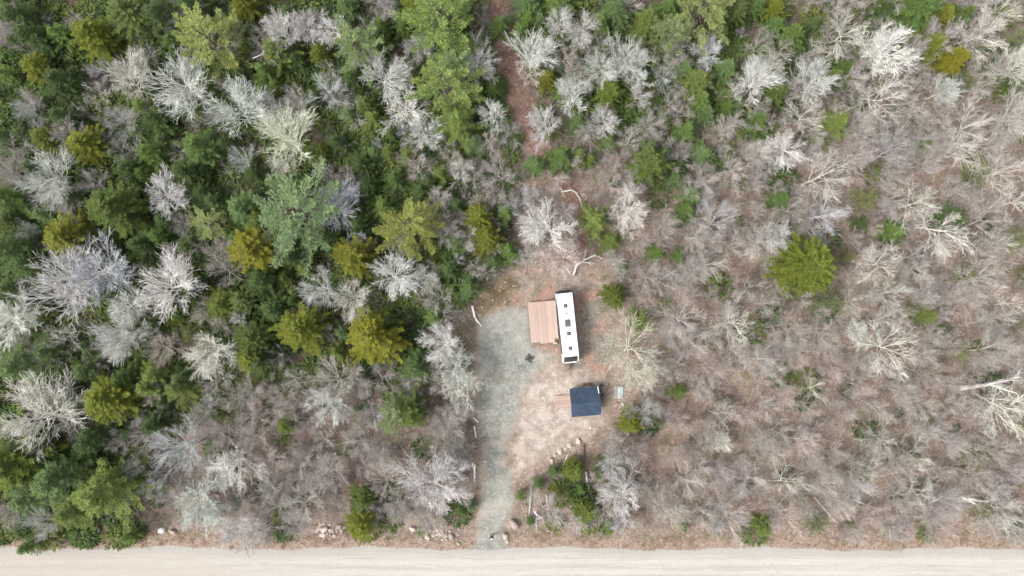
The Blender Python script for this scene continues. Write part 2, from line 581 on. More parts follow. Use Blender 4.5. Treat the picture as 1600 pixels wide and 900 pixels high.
def bare_tree(seed, style):
    rg = np.random.default_rng(seed)
    A = np.array
    st = {
        # trunk split height, limbs, limb angle, n2, n3, n4, twig radius
        'white': dict(h0=3.6, L0=5.2, n1=20, a1=0.62, n2=9, n3=5, n4=3, r=0.0205, up=0.03, rt=0.62, lr=0.068, an=0.40, wb=0.045),
        'fine': dict(h0=2.6, L0=5.6, n1=14, a1=0.52, n2=9, n3=5, n4=3, r=0.0120, up=0.04, rt=0.60, lr=0.048, an=0.38, wb=0.05),
        'open': dict(h0=3.2, L0=6.8, n1=9, a1=0.80, n2=8, n3=5, n4=3, r=0.0185, up=0.02, rt=0.58, lr=0.075, an=0.46, wb=0.085),
        'dead': dict(h0=2.0, L0=5.0, n1=7, a1=0.95, n2=4, n3=3, n4=0, r=0.032, up=0.02, rt=0.50, lr=0.11, an=0.6, wb=0.14),
    }[style]
    lean = rg.normal(0, 0.12, 2)
    tr = grow(A([[0, 0, -0.2]]), A([[lean[0], lean[1], 1.0]]), A([BH * 0.80]), 7, rg, 0.05, 0.10)
    trunk_r = 0.15
    L = A([BH * 0.8])
    p1, l1, t1, _ = spawn(tr, L, st['n1'], st['h0'] / BH, 0.97, st['a1'] + 0.15, 0.16, st['L0'] / (BH * 0.8), rg, 6, st['up'], st['wb'], 0.62)
    p2, l2, t2, i2 = spawn(p1, l1, st['n2'], 0.22, 0.98, st['an'], 0.13, st['rt'], rg, 5, st['up'], st['wb'] * 1.2)
    p3, l3, t3, i3 = spawn(p2, l2, st['n3'], 0.22, 0.98, st['an'] + 0.05, 0.16, 0.58, rg, 4, st['up'], st['wb'] * 1.3)
    r = st['r']
    r1 = st['lr'] * (1.1 - 0.5 * t1)
    parts = [tubes(p1, r1, r1 * 0.45, 4)]
    r2 = st['lr'] * 0.52 * (1.1 - 0.5 * t2)
    parts.append(tubes(p2, r2, np.full(len(r2), r), 3))
    parts.append(tubes(p3, np.full(len(p3), r * 1.15), np.full(len(p3), r * 0.65), 3))
    if st['n4']:
        p4, l4, _, _ = spawn(p3, l3, st['n4'], 0.25, 0.98, st['an'] + 0.08, 0.18, 0.62, rg, 3, st['up'], st['wb'] * 1.4)
        parts.append(tubes(p4, np.full(len(p4), r * 0.85), np.full(len(p4), r * 0.4), 3))
    V, Q = join(parts)
    tv, tq = tubes(tr, A([trunk_r]), A([0.05]), 7)
    # normalise plan radius of the crown to 4 m about its own centre
    c = np.median(V[:, :2], 0)
    rad = np.percentile(np.hypot(V[:, 0] - c[0], V[:, 1] - c[1]), 93)
    k = 4.0 / rad
    s = A([k, k, BH / max(V[:, 2].max(), 1)])
    V, tv = V * s, tv * s
    return (mesh_from("crown", V, Q, M_BARK), mesh_from("trunk", tv, tq, M_BARK, True), c * k, float(np.median(V[:, 2])))


def kites(base, dr, side, L, Wd):
    """flat leaf-spray kites: two triangles each"""
    mid = base + dr * (L * 0.45)[:, None]
    a = mid - side * (Wd * 0.5)[:, None]
    b = mid + side * (Wd * 0.5)[:, None]
    tip = base + dr * L[:, None]
    V = np.stack([base, a, tip, b], 1).reshape(-1, 3)
    o = (np.arange(len(base)) * 4)[:, None]
    Q = np.concatenate([o + 0, o + 1, o + 2, o + 3], 1)
    return V, Q


def conifer(seed, style):
    """reference: radius 4, height 10"""
    rg = np.random.default_rng(seed)
    st = {
        'spruce': dict(n=150, zmin=0.10, prof=lambda z: (1 - z) ** 0.62 * (1 - 0.28 * np.exp(-z * 7)), rise=0.10, tw=0.55, Ls=0.24, Wr=0.36, dens=14, irr=0.17, ns=8),
        'fir': dict(n=105, zmin=0.06, prof=lambda z: (1 - z) ** 0.85, rise=0.06, tw=0.75, Ls=0.27, Wr=0.36, dens=11, irr=0.24, ns=8),
        'pine': dict(n=52, zmin=0.22, prof=lambda z: (1 - z) ** 0.55, rise=0.22, tw=0.85, Ls=0.36, Wr=0.32, dens=11, irr=0.26, ns=7),
        'thin': dict(n=48, zmin=0.08, prof=lambda z: (1 - z) ** 0.75, rise=0.04, tw=0.8, Ls=0.42, Wr=0.30, dens=7, irr=0.25, ns=3),
        'round': dict(n=230, zmin=0.12, prof=lambda z: (1 - z ** 1.6) ** 0.5 * (0.80 + 0.2 * z) + 0.05, rise=0.12, tw=0.50, Ls=0.24, Wr=0.36, dens=12, irr=0.13, ns=7),
    }[style]
    n = st['n']
    z = np.sort(rg.uniform(0, 1, n) ** 1.0)
    if style == 'pine':
        z = np.round(z * 11) / 11 + rg.normal(0, 0.012, n)
    z = np.clip(z, 0, 0.985)
    az = np.arange(n) * 2.399 + rg.normal(0, 0.3, n)
    lobes = 1 + st['irr'] * np.sin(az * 3 + rg.uniform(0, 6)) * 0.6 + rg.normal(0, st['irr'], n)
    L = np.maximum(4.2 * st['prof'](z) * lobes, 0.35)
    zz = (st['zmin'] + z * (1 - st['zmin'])) * 10
    out = np.stack([np.cos(az), np.sin(az), np.full(n, st['rise'])], 1)
    out[:, 2] += z * 0.35 - 0.08
    start = np.stack([np.zeros(n), np.zeros(n), zz], 1)
    limb = grow(start, out, L, 5, rg, 0.02, 0.07)
    parts_w = [tubes(limb, 0.05 * (1.1 - z) + 0.012, np.full(n, 0.012), 3)]
    # side twigs
    base, drs, Ls = [], [], []
    for i in range(n):
        m = max(4, int(L[i] * st['dens'] * (0.8 if style != 'pine' else 0.6)))
        t = np.linspace(0.18 if style != 'pine' else 0.38, 1.0, m) + rg.normal(0, 0.02, m)
        t = np.clip(t, 0.02, 0.999)
        x = t * 4
        i0 = np.minimum(x.astype(int), 3)
        a, b = limb[i, i0], limb[i, i0 + 1]
        ps = a + (b - a) * (x - i0)[:, None]
        tan = norm(b - a)
        side = norm(np.cross(tan, [0, 0, 1.0])) * np.where(np.arange(m) % 2, 1, -1)[:, None]
        an = rg.normal(0.80, 0.15, m) * np.clip(1.25 - t * 0.75, 0.2, 1)
        dd = tan * np.cos(an)[:, None] + side * np.sin(an)[:, None] + np.array([0, 0, 1]) * rg.normal(-0.02, 0.12, m)[:, None]
        ll = st['tw'] * (0.35 + 0.30 * L[i] * (1 - t) ** 0.8) * rg.uniform(0.7, 1.25, m)
        base.append(ps); drs.append(norm(dd)); Ls.append(ll)
    base, drs, Ls = np.concatenate(base), np.concatenate(drs), np.concatenate(Ls)
    N = len(base)
    kb, kd, ks, kl, kr = [], [], [], [], []
    clump = rg.uniform(0, 1, N)
    for j in range(st['ns']):
        f = (j + 0.3) / st['ns'] * rg.uniform(0.8, 1.15, N)
        p = base + drs * (Ls * f)[:, None] + rg.normal(0, 0.035, (N, 3))
        sg = rg.choice([-1, 1], N)
        side = norm(np.cross(drs, [0, 0, 1.0]))
        an = rg.uniform(0.05, 0.75, N) * sg
        dd = norm(drs * np.cos(an)[:, None] + side * np.sin(an)[:, None] + rg.normal(0, 0.20, (N, 3)))
        sd = norm(np.cross(dd, norm(np.array([0, 0, 1.0]) + rg.normal(0, 0.40, (N, 3)))))
        kb.append(p); kd.append(dd); ks.append(sd)
        kl.append(st['Ls'] * rg.uniform(0.6, 1.25, N))
        kr.append(np.clip(clump * 0.55 + rg.uniform(0, 0.45, N), 0, 1))
    kb, kd, ks, kl, kr = map(np.concatenate, (kb, kd, ks, kl, kr))
    V, Q = kites(kb, kd, ks, kl, kl * st['Wr'])
    me = mesh_from("crown", V, Q, M_FOLP if style == 'pine' else M_FOL)
    at = me.attributes.new("leaf_rand", 'FLOAT', 'FACE')
    at.data.foreach_set("value", kr.astype(np.float32))
    tr = np.array([[[0, 0, -0.15], [0.03, 0, 3], [0, 0.03, 6.5], [0, 0, 9.8]]])
    parts_w.append(tubes(tr, np.array([0.17]), np.array([0.03]), 6))
    # pad 3-sided/6-sided tubes share quads so join works
    tv, tq = join(parts_w)
    tm = mesh_from("trunk", tv, tq, M_TRUNK)
    return me, tm, np.zeros(2), 4.0


LIB = {}
for i in range(7): LIB.setdefault('W', []).append(bare_tree(100 + i, 'white'))
for i in range(5): LIB.setdefault('P', []).append(bare_tree(200 + i, 'fine'))
for i in range(6): LIB.setdefault('L', []).append(bare_tree(300 + i, 'open'))
for i in range(3): LIB.setdefault('X', []).append(bare_tree(400 + i, 'dead'))
for i in range(4): LIB.setdefault('Y', []).append(conifer(500 + i, 'spruce'))
for i in range(2): LIB.setdefault('Y', []).append(conifer(550 + i, 'round'))
for i in range(4): LIB.setdefault('G', []).append(conifer(600 + i, 'fir'))
for i in range(4): LIB.setdefault('N', []).append(conifer(700 + i, 'pine'))
for i in range(2): LIB.setdefault('T', []).append(conifer(800 + i, 'thin'))
LIB['C'] = LIB['P']       # cool grey fine bare trees
LIB['D'] = LIB['G']       # dark green firs

TINT = {
    'W': [(0.76, 0.76, 0.69), (0.80, 0.80, 0.77), (0.74, 0.75, 0.73)],
    'C': [(0.58, 0.58, 0.58), (0.62, 0.63, 0.65), (0.54, 0.53, 0.52)],
    'P': [(0.52, 0.46, 0.43), (0.58, 0.525, 0.50), (0.49, 0.445, 0.41), (0.54, 0.505, 0.505)],
    'L': [(0.68, 0.66, 0.60), (0.74, 0.72, 0.66), (0.62, 0.60, 0.56)],
    'X': [(0.62, 0.60, 0.56), (0.50, 0.47, 0.43)],
    'Y': [(0.185, 0.215, 0.036), (0.145, 0.185, 0.040), (0.195, 0.215, 0.036), (0.140, 0.180, 0.060), (0.120, 0.165, 0.045)],
    'G': [(0.145, 0.220, 0.060), (0.125, 0.200, 0.058), (0.175, 0.230, 0.065), (0.135, 0.205, 0.082)],
    'D': [(0.084, 0.132, 0.044), (0.100, 0.150, 0.055)],
    'N': [(0.250, 0.300, 0.125), (0.215, 0.275, 0.130), (0.235, 0.295, 0.145)],
    'T': [(0.150, 0.175, 0.065), (0.130, 0.160, 0.070)],
}
NAME = {'W': 'bare_tree', 'C': 'bare_tree', 'P': 'bare_tree', 'L': 'bare_tree', 'X': 'dead_tree', 'Y': 'spruce_tree',
        'G': 'fir_tree', 'D': 'fir_tree', 'N': 'pine_tree', 'T': 'fir_tree'}
GROUP = {'W': 'white-twigged bare trees', 'C': 'grey bare trees', 'P': 'thin pinkish-brown bare trees', 'L': 'open-branched bare trees',
         'X': 'dead pale trees', 'Y': 'olive-yellow conifers', 'G': 'fresh green firs', 'D': 'dark green firs', 'N': 'pale feathery pines',
         'T': 'thin ragged firs'}
LOOK = {'W': 'white-twigged bare tree', 'C': 'grey leafless tree', 'P': 'pinkish-brown bare tree', 'L': 'open-branched bare tree',
        'X': 'crooked dead tree', 'Y': 'olive-yellow conifer', 'G': 'fresh green fir', 'D': 'dark green fir',
        'N': 'pale feathery pine', 'T': 'thin ragged fir'}

# every tree picked off the photograph: kind, then (x, y, radius) of its crown in photo pixels
TREES = {
'W': """205,118,36 290,140,50 380,165,50 90,285,46 270,308,38 437,42,36 520,50,30 445,215,52 605,120,42 650,75,24 640,175,33 750,95,35
765,180,24 715,262,20 693,310,20 835,75,38 880,30,24 912,50,28 893,148,30 940,105,30 985,90,35 850,190,30 945,190,24 1000,125,20
1105,85,26 1180,120,38 1190,235,22 1270,125,40 1383,82,44 1215,225,33 1480,140,26 1590,95,34 1588,190,38 1205,108,24 105,440,66
160,430,50 270,435,50 205,480,34 190,530,42 15,500,40 328,560,42 370,500,16 530,320,38 625,435,40 672,435,22 555,475,34 695,535,34
708,560,30 715,600,36 850,360,42 992,328,34 1210,370,28 65,635,68 365,735,38 315,795,46 385,825,38 520,625,36 685,745,56 967,775,34
960,725,26 1130,690,18 430,168,20 665,210,30 1335,515,18 555,95,12 205,590,10 480,45,26 875,398,34""",
'C': """195,190,34 150,115,24 375,250,26 40,175,26 22,45,22 405,180,24 480,32,24 520,140,32 630,205,14 590,225,13 1160,50,10 1025,215,16
45,365,22 100,330,28 885,330,24 820,310,26 1290,345,36 275,700,52 70,815,34 330,627,16 590,650,30 1010,640,30 1040,125,22 497,450,36
1000,150,26 1125,330,38 735,640,14 705,20,18 1395,230,36 1260,105,22 360,560,14 960,410,22 715,405,11 1130,800,42 970,815,26
700,225,16 600,10,20 240,760,24 1345,770,24""",
'P': """480,30,24 600,15,24 655,262,26 770,270,32 460,160,28 690,135,20 880,95,26 960,245,28 870,285,26 1130,200,24 1145,270,28 960,285,24
1100,265,24 1055,180,22 1340,245,34 1480,60,34 1450,250,32 335,400,32 290,350,24 320,490,28 260,550,32 520,590,42 695,350,28
600,590,28 470,610,28 1000,455,22 1060,490,42 1110,580,34 1080,545,32 1235,520,38 1250,555,28 1560,535,36 1480,540,28 1300,580,28
1460,590,28 20,800,28 700,690,28 515,735,38 480,660,28 450,630,26 420,720,32 410,830,30 590,710,24 640,765,26 570,735,18 870,800,32
900,815,22 1060,710,26 1040,800,38 1075,760,28 1480,780,46 1520,750,36 1460,815,40 1220,800,32 1440,640,32 1550,820,28 1310,650,28
1560,700,28 1130,740,24 1220,620,24 1030,370,22 1340,610,26 1400,740,26 1000,700,22 1260,690,26 1180,690,24 1060,660,24 760,225,22
1290,730,26 1320,790,26 1520,650,26 1370,640,24 1000,760,20 1090,700,22 1410,830,24 1260,640,22 1200,560,26 1040,580,22
560,660,24 620,800,18 670,820,20 350,680,26 390,650,24 560,600,26 455,740,24""",
'L': """410,70,20 700,150,24 1310,48,48 1385,155,52 1250,185,32 1290,270,44 1510,200,54 1500,225,42 1570,265,48 1535,60,38 1035,430,28 985,535,50 1012,585,36
1110,420,36 1180,370,38 1140,500,42 1180,560,34 1000,580,34 1365,415,46 1395,455,38 1430,310,38 1480,375,54 1540,330,38
1530,440,38 1380,540,46 1575,380,24 1210,590,28 475,790,30 715,680,26 1130,640,28 1170,750,34 1230,750,38 1380,690,34 1360,730,28
1570,790,48 1570,640,46 1590,310,30 990,220,28 105,530,38 1120,690,20 1225,680,26 1090,370,28 1580,470,28 1440,720,28 1270,610,24
900,245,20 1010,190,20 1560,20,30""",
'X': """415,95,12 505,265,20 1385,290,18 1060,435,22 940,330,12 655,395,12 30,775,22 125,175,18 712,90,12 1285,215,14 1050,715,14
1120,700,16 1160,715,14""",
'Y': """215,30,38 150,60,34 385,10,24 60,110,24 145,230,28 80,225,24 660,8,30 500,85,18 575,170,20 505,240,14 1145,15,22 945,150,24
855,128,17 1010,258,34 1210,20,20 1450,80,24 1480,98,24 1370,8,18 1470,25,18 1210,145,22 190,330,44 115,370,38 385,470,24 350,475,26
395,530,32 405,385,40 555,405,34 475,515,38 590,530,42 745,340,26 758,372,26 1250,415,43 185,620,40 40,710,52 565,775,22 563,815,27
455,660,18 450,435,14 1025,85,16 640,640,30 30,345,22 395,560,26 15,740,34 1540,30,14 410,352,24 985,655,20 960,462,21 650,20,20 895,733,15 867,770,12 910,797,18""",
'G': """275,75,20 230,170,20 315,175,18 320,235,34 240,245,26 300,15,24 440,90,30 545,12,20 420,120,24 715,200,36 680,115,18 485,155,15
545,180,20 580,192,20 610,210,12 605,242,18 740,230,20 690,275,20 780,40,16 630,45,16 595,45,18 960,25,28 1010,40,28 1180,20,20
1125,60,15 1085,130,28 1130,110,22 1125,150,17 1100,180,18 905,190,20 1070,205,20 1055,280,17 1095,240,20 835,258,16 880,250,24
905,245,16 1180,195,20 1150,165,14 870,5,28 825,12,22 1230,60,24 1430,20,38 1440,45,18 1300,195,26 1320,110,14 1590,130,18 20,310,34
80,335,22 385,330,28 245,585,26 290,590,20 700,45,22 600,325,22 790,330,18 715,380,18 730,450,20 680,495,18 930,345,24 955,378,18
1080,305,18 1070,335,17 1025,395,14 1000,500,18 1215,315,18 1390,360,17 240,600,26 285,612,28 110,740,48 170,762,50 60,765,38
122,790,34 205,835,14 50,850,15 865,735,9 843,755,9 937,735,12 815,775,8 953,827,9 978,800,7 1057,612,13 1067,822,6 720,797,10
370,787,10 1450,838,11 80,545,28 30,565,36 205,590,26 615,640,16 1440,490,18 907,765,9 828,815,7
735,790,9 540,515,16 490,240,16 640,245,18 1190,820,18 705,455,12 920,250,12 1440,230,14 1060,400,12 935,797,9 918,822,8""",
'D': """250,35,34 250,195,28 300,270,28 210,265,24 315,300,22 30,395,42 60,415,36 150,580,28 565,255,24 530,225,20 700,420,18 650,575,28
410,565,24 520,370,24 410,440,28 430,480,24 35,30,30 60,60,30 100,130,28 110,190,24 385,110,22 640,150,18 150,690,34 300,385,20
230,385,24 300,455,22 1035,240,16 1060,260,16 560,350,22 495,370,22 460,400,24 620,280,22 580,290,20 610,500,20 30,450,24
1485,340,20 1345,350,12 1375,20,18 700,370,16 770,410,16 550,130,20 470,100,18 655,300,18 20,220,26 740,130,18 360,225,20
340,320,20 1240,90,14 245,660,24 100,600,24 480,300,20 1160,20,14""",
'N': """343,75,42 697,42,48 565,80,34 700,140,44 1090,25,38 470,335,58 640,360,40 335,350,22 1040,62,28 620,650,26 1580,70,14 710,120,30
1115,10,22 380,60,18""",
'T': """1290,465,26 1350,310,20 1495,550,16 1580,372,20 1505,430,16 1440,655,14 1385,705,13 1405,775,13 1275,815,17 1530,790,18 1230,460,17
1160,830,10 1580,505,14 1170,450,10 440,800,18 1510,80,18 1520,280,16 1510,130,14 1330,820,8 1133,627,10 1100,805,10 620,795,9
657,830,8 675,690,14 945,765,12 300,520,18 410,660,12 540,700,14 1320,400,12 1255,780,10 1030,660,10 1430,420,12 1600,430,14""",
}


def blocked(x, y, pad=0.6):
    X, Y = np.array([x]), np.array([y])
    return bool((sdist(Z_CLEAR, X, Y)[0] < pad) or (sdist(Z_DRIVE, X, Y)[0] < pad) or (road_sd(X, Y)[0] < pad)
                or (Y[0] < ROAD_BOT + 1 and Y[0] > ROAD_TOP))


OVERRIDE = {(470, 335): (0.185, 0.265, 0.135), (343, 75): (0.270, 0.300, 0.105), (697, 42): (0.200, 0.275, 0.085), (700, 140): (0.210, 0.270, 0.090),
            (640, 360): (0.240, 0.265, 0.075), (1090, 25): (0.270, 0.310, 0.130), (1250, 415): (0.150, 0.185, 0.030), (895, 733): (0.165, 0.215, 0.045), (910, 797): (0.185, 0.225, 0.060), (590, 530): (0.225, 0.235, 0.032),
            (405, 385): (0.215, 0.220, 0.030), (1480, 98): (0.240, 0.235, 0.028), (555, 405): (0.200, 0.205, 0.034), (475, 515): (0.180, 0.210, 0.034),
            (445, 215): (0.84, 0.84, 0.72), (893, 148): (0.80, 0.82, 0.80), (715, 262): (0.80, 0.81, 0.74), (992, 328): (0.80, 0.79, 0.74),
            (625, 435): (0.80, 0.82, 0.80), (270, 308): (0.78, 0.80, 0.76), (985, 535): (0.66, 0.66, 0.56), (1012, 585): (0.66, 0.65, 0.56),
            (875, 398): (0.72, 0.62, 0.58), (160, 430): (0.66, 0.68, 0.74), (530, 320): (0.74, 0.77, 0.80), (1105, 85): (0.66, 0.69, 0.70)}
records = []        # kind, px u, v, radius px


def height_of(k, rpx):
    rm = rpx * 0.094
    if k in 'WCPLX':
        return min(11.0, 2.6 + rm * 1.45)
    if k in 'N':
        return min(14.0, 3.0 + rm * 2.2)
    return min(12.0, 1.2 + rm * 2.2)


def plant(k, u, v, rpx):
    h = height_of(k, rpx)
    zc = h * (0.62 if k in 'WCPLX' else 0.38)
    rm = rpx * (H - zc) / F * (1.0 if k in 'WCPLX' else 1.13)
    i = random.randrange(4 if k == 'Y' else len(LIB[k]))
    if (int(u), int(v)) in ((1250, 415), (895, 733), (910, 797)):
        i = 4 + int(u) % 2
    crown, trunk, off, _ = LIB[k][i]
    rot = random.uniform(0, 2 * math.pi)
    s = rm / 4.0
    ref_h = 10.0
    c = P(u, v, zc)
    ox = (off[0] * math.cos(rot) - off[1] * math.sin(rot)) * s
    oy = (off[0] * math.sin(rot) + off[1] * math.cos(rot)) * s
    x, y = c.x - ox, c.y - oy
    e = bpy.data.objects.new(NAME[k], None)
    e.empty_display_size = 0.3
    e.location = (x, y, 0.0)
    e.rotation_euler = (random.gauss(0, 0.05), random.gauss(0, 0.05), rot)
    e.scale = (s, s * random.uniform(0.92, 1.08), h / ref_h)
    COL.objects.link(e)
    tint = random.choice(TINT[k])
    j = random.uniform(0.86, 1.16)
    ov = OVERRIDE.get((int(u), int(v)))
    if ov:
        tint, j = ov, 1.0
    colr = (tint[0] * j, tint[1] * j * random.uniform(0.96, 1.04), tint[2] * j, 1)
    for nm, me in (("trunk", trunk), ("crown", crown)):
        o = bpy.data.objects.new(nm, me)
        COL.objects.link(o)
        o.parent = e
        o.color = colr
    e["category"] = "tree"
    e["group"] = GROUP[k]
    records.append((k, u, v, rpx, e))
    return e


placed = []
for k, txt in TREES.items():
    for tok in txt.split():
        u, v, r_ = map(float, tok.split(','))
        placed.append((u, v, r_))
        plant(k, u, v, r_)

# thin fill between the picked trees
rf = random.Random(11)


def free(u, v, r_, k):
    for a, b, c in placed:
        if (a - u) ** 2 + (b - v) ** 2 < ((c + r_) * k) ** 2:
            return False
    return True


n_fir = n_bare = 0
for _ in range(9000):
    u, v = rf.uniform(5, 1595), rf.uniform(5, 835)
    g = P(u, v)
    E = float(forest_density(np.array([g.x]), np.array([g.y]))[0])
    if blocked(g.x, g.y, 1.5):
        continue
    if float(sdist(Z_TRAIL, np.array([g.x]), np.array([g.y]))[0]) < 0.8:
        continue
    if rf.random() < E * 0.9:
        r_ = rf.uniform(12, 22)
        if n_fir < 72 and (u > 740 or rf.random() < 0.35) and free(u, v, r_, 0.5):
            plant('G' if u > 740 else rf.choice('DGG'), u, v, r_)
            placed.append((u, v, r_)); n_fir += 1
    elif v < 825:
        r_ = rf.uniform(17, 27)
        if n_bare < 55 and free(u, v, r_, 0.62):
            plant(rf.choice('PPPLC'), u, v, r_)
            placed.append((u, v, r_)); n_bare += 1

# ---- labels for trees: look, then place relative to things one can find
LAND = [("the trailer", 887, 512), ("the shed", 915, 628), ("the driveway mouth", 770, 845), ("the timber deck", 848, 503),
        ("the lone round conifer", 1250, 415), ("the star-shaped pine", 470, 335),
        ("the trail's top end", 775, 5), ("the photo's top-left corner", 0, 0), ("the photo's top-right corner", 1600, 0),
        ("the road's left end", 0, 870), ("the road's right end", 1600, 870), ("the left edge's middle", 0, 450),
        ("the right edge's middle", 1600, 450), ("the top edge's middle", 800, 0), ("the bright olive conifer", 590, 530),
        ("the toppled tree", 875, 398), ("the fallen white trunk", 1555, 600), ("the pallet", 967, 613)]
DIRS = ["right of", "above right of", "above", "above left of", "left of", "below left of", "below", "below right of"]


def phrase(u, v, L_, q):
    nm, lu, lv = L_
    dx, dy = u - lu, lv - v
    dd = math.hypot(dx, dy) / 110.0
    a = int(round(math.atan2(dy, dx) / (math.pi / 4))) % 8
    n_ = round(dd / q) * q
    if n_ == 0:
        return "right beside " + nm if dd < 0.12 else "very close to " + nm
    whole, frac = int(n_), round((n_ - int(n_)) * 4)
    W0 = ["", "one", "two", "three", "four", "five", "six", "seven", "eight"][whole]
    fr = ["", "a-quarter", "a-half", "three-quarters"][frac]
    if whole == 0:
        return "%s trailer length %s %s" % ({1: "quarter", 2: "half a", 3: "three-quarter"}[frac], DIRS[a], nm)
    num = W0 if not fr else W0 + "-and-" + fr
    return "%s trailer length%s %s %s" % (num, "" if num == "one" else "s", DIRS[a], nm)


def size_word(k, r_):
    if k in 'WCPLX':
        return "very broad" if r_ > 45 else "broad" if r_ > 33 else "mid-sized" if r_ > 22 else "small"
    return "very large" if r_ > 42 else "large" if r_ > 30 else "mid-sized" if r_ > 19 else "small" if r_ > 11 else "tiny"


SPECIAL = {('Y', 1250, 415): "lone round olive conifer standing by itself among bare trees",
           ('N', 470, 335): "large blue-green pine with star-shaped crown of long limbs",
           ('N', 697, 42): "very large pale green pine just left of the trail's top end",
           ('L', 985, 535): "spreading pale bare tree arching over the ground right of the trailer",
           ('W', 850, 360): "dense white-twigged bare tree above the clearing's top edge",
           ('W', 875, 398): "toppled pale leafless tree lying at the clearing's top edge",
           ('W', 445, 215): "brightest yellowish-white bare tree with thick crooked branches in the evergreens",
           ('Y', 590, 530): "bright olive conifer with radiating yellow-tipped limbs left of the clearing",
           ('W', 685, 745): "very broad pale bare tree beside the driveway's left edge"}
used = {}
for k, u, v, r_, e in records:
    sp = SPECIAL.get((k, int(u), int(v)))
    cands = []
    near = sorted(LAND, key=lambda q: (q[1] - u) ** 2 + (q[2] - v) ** 2)
    if sp:
        cands = [sp]
    for q in (0.5, 0.25):
        for L_ in near[:7]:
            cands.append("%s %s %s" % (size_word(k, r_), LOOK[k], phrase(u, v, L_, q)))
    for L_ in near[:7]:
        cands.append("%s %s" % (LOOK[k], phrase(u, v, L_, 0.25)))
    cands = [c_ for c_ in cands if len(c_.replace("-", " ").split()) <= 16 or len(c_.split()) <= 15]
    lab = next((c_ for c_ in cands if c_ not in used), cands[0])
    used[lab] = used.get(lab, 0) + 1
    e["label"] = lab


# ------------------------------------------------------------------ countless growth: geometry-node scatters
def scatter(name, pts, variants, smin, smax, label, cat, seed, tilt=0.0, sz=None):
    coll = bpy.data.collections.new(name + "_sources")
    for i, me in enumerate(variants):
        o = bpy.data.objects.new("%s_source" % name, me)
        coll.objects.link(o)
    N = len(pts)
    rg = np.random.default_rng(seed)
    me = bpy.data.meshes.new(name)
    me.vertices.add(N)
    me.vertices.foreach_set("co", np.asarray(pts, np.float32).ravel())
    rot = np.stack([rg.normal(0, tilt, N), rg.normal(0, tilt, N), rg.uniform(0, 6.283, N)], 1)
    a = me.attributes.new("turn", 'FLOAT_VECTOR', 'POINT'); a.data.foreach_set("vector", rot.astype(np.float32).ravel())
    sc = rg.uniform(smin, smax, N) if sz is None else sz
    a = me.attributes.new("size", 'FLOAT', 'POINT'); a.data.foreach_set("value", sc.astype(np.float32))
    a = me.attributes.new("which", 'INT', 'POINT'); a.data.foreach_set("value", rg.integers(0, len(variants), N).astype(np.int32))
    o = link(name, me)
    g = bpy.data.node_groups.new(name, 'GeometryNodeTree')
    g.interface.new_socket("Geometry", in_out='INPUT', socket_type='NodeSocketGeometry')
    g.interface.new_socket("Geometry", in_out='OUTPUT', socket_type='NodeSocketGeometry')
    gi, go = g.nodes.new("NodeGroupInput"), g.nodes.new("NodeGroupOutput")
    ci = g.nodes.new("GeometryNodeCollectionInfo")
    ci.inputs[0].default_value = coll
    ci.inputs["Separate Children"].default_value = True
    ci.inputs["Reset Children"].default_value = True
    ip = g.nodes.new("GeometryNodeInstanceOnPoints")
    ip.inputs["Pick Instance"].default_value = True

    def at(nm, ty):
        n = g.nodes.new("GeometryNodeInputNamedAttribute")
        n.data_type = ty
        n.inputs[0].default_value = nm
        return n.outputs[0]
    g.links.new(gi.outputs[0], ip.inputs["Points"])
    g.links.new(ci.outputs[0], ip.inputs["Instance"])
    g.links.new(at("which", 'INT'), ip.inputs["Instance Index"])
    er = g.nodes.new("FunctionNodeEulerToRotation")
    g.links.new(at("turn", 'FLOAT_VECTOR'), er.inputs[0])
    g.links.new(er.outputs[0], ip.inputs["Rotation"])
    g.links.new(at("size", 'FLOAT'), ip.inputs["Scale"])
    g.links.new(ip.outputs[0], go.inputs[0])
    md = o.modifiers.new("scatter", 'NODES')
    md.node_group = g
    tag(o, label, cat, kind="stuff")
    return o


def rand_mat(name, cols, rough=0.9, transl=0.0):
    """colour picked at random per scattered piece"""
    t = NT(name)
    oi = t.n("ShaderNodeObjectInfo")
    cr = t.n("ShaderNodeValToRGB")
    cr.color_ramp.interpolation = 'CONSTANT' if len(cols) > 3 else 'LINEAR'
    el = cr.color_ramp.elements
    while len(el) < len(cols):
        el.new(0.5)
    for i, c_ in enumerate(cols):
        el[i].position = i / len(cols)
        el[i].color = (*c_, 1)
    t.l(oi.outputs["Random"], cr.inputs[0])
    n1 = t.noise(2.5, 3, 0.6, t.objpos())
    c = t.mix(t.ramp(n1, 0.3, 0.7, 0, 0.5), cr.outputs[0], t.mix(1.0, cr.outputs[0], (0.6, 0.6, 0.6), 'MULTIPLY'))
    t.l(c, t.b.inputs["Base Color"])
    t.b.inputs["Roughness"].default_value = rough
    t.b.inputs["Specular IOR Level"].default_value = 0.1
    return t.m


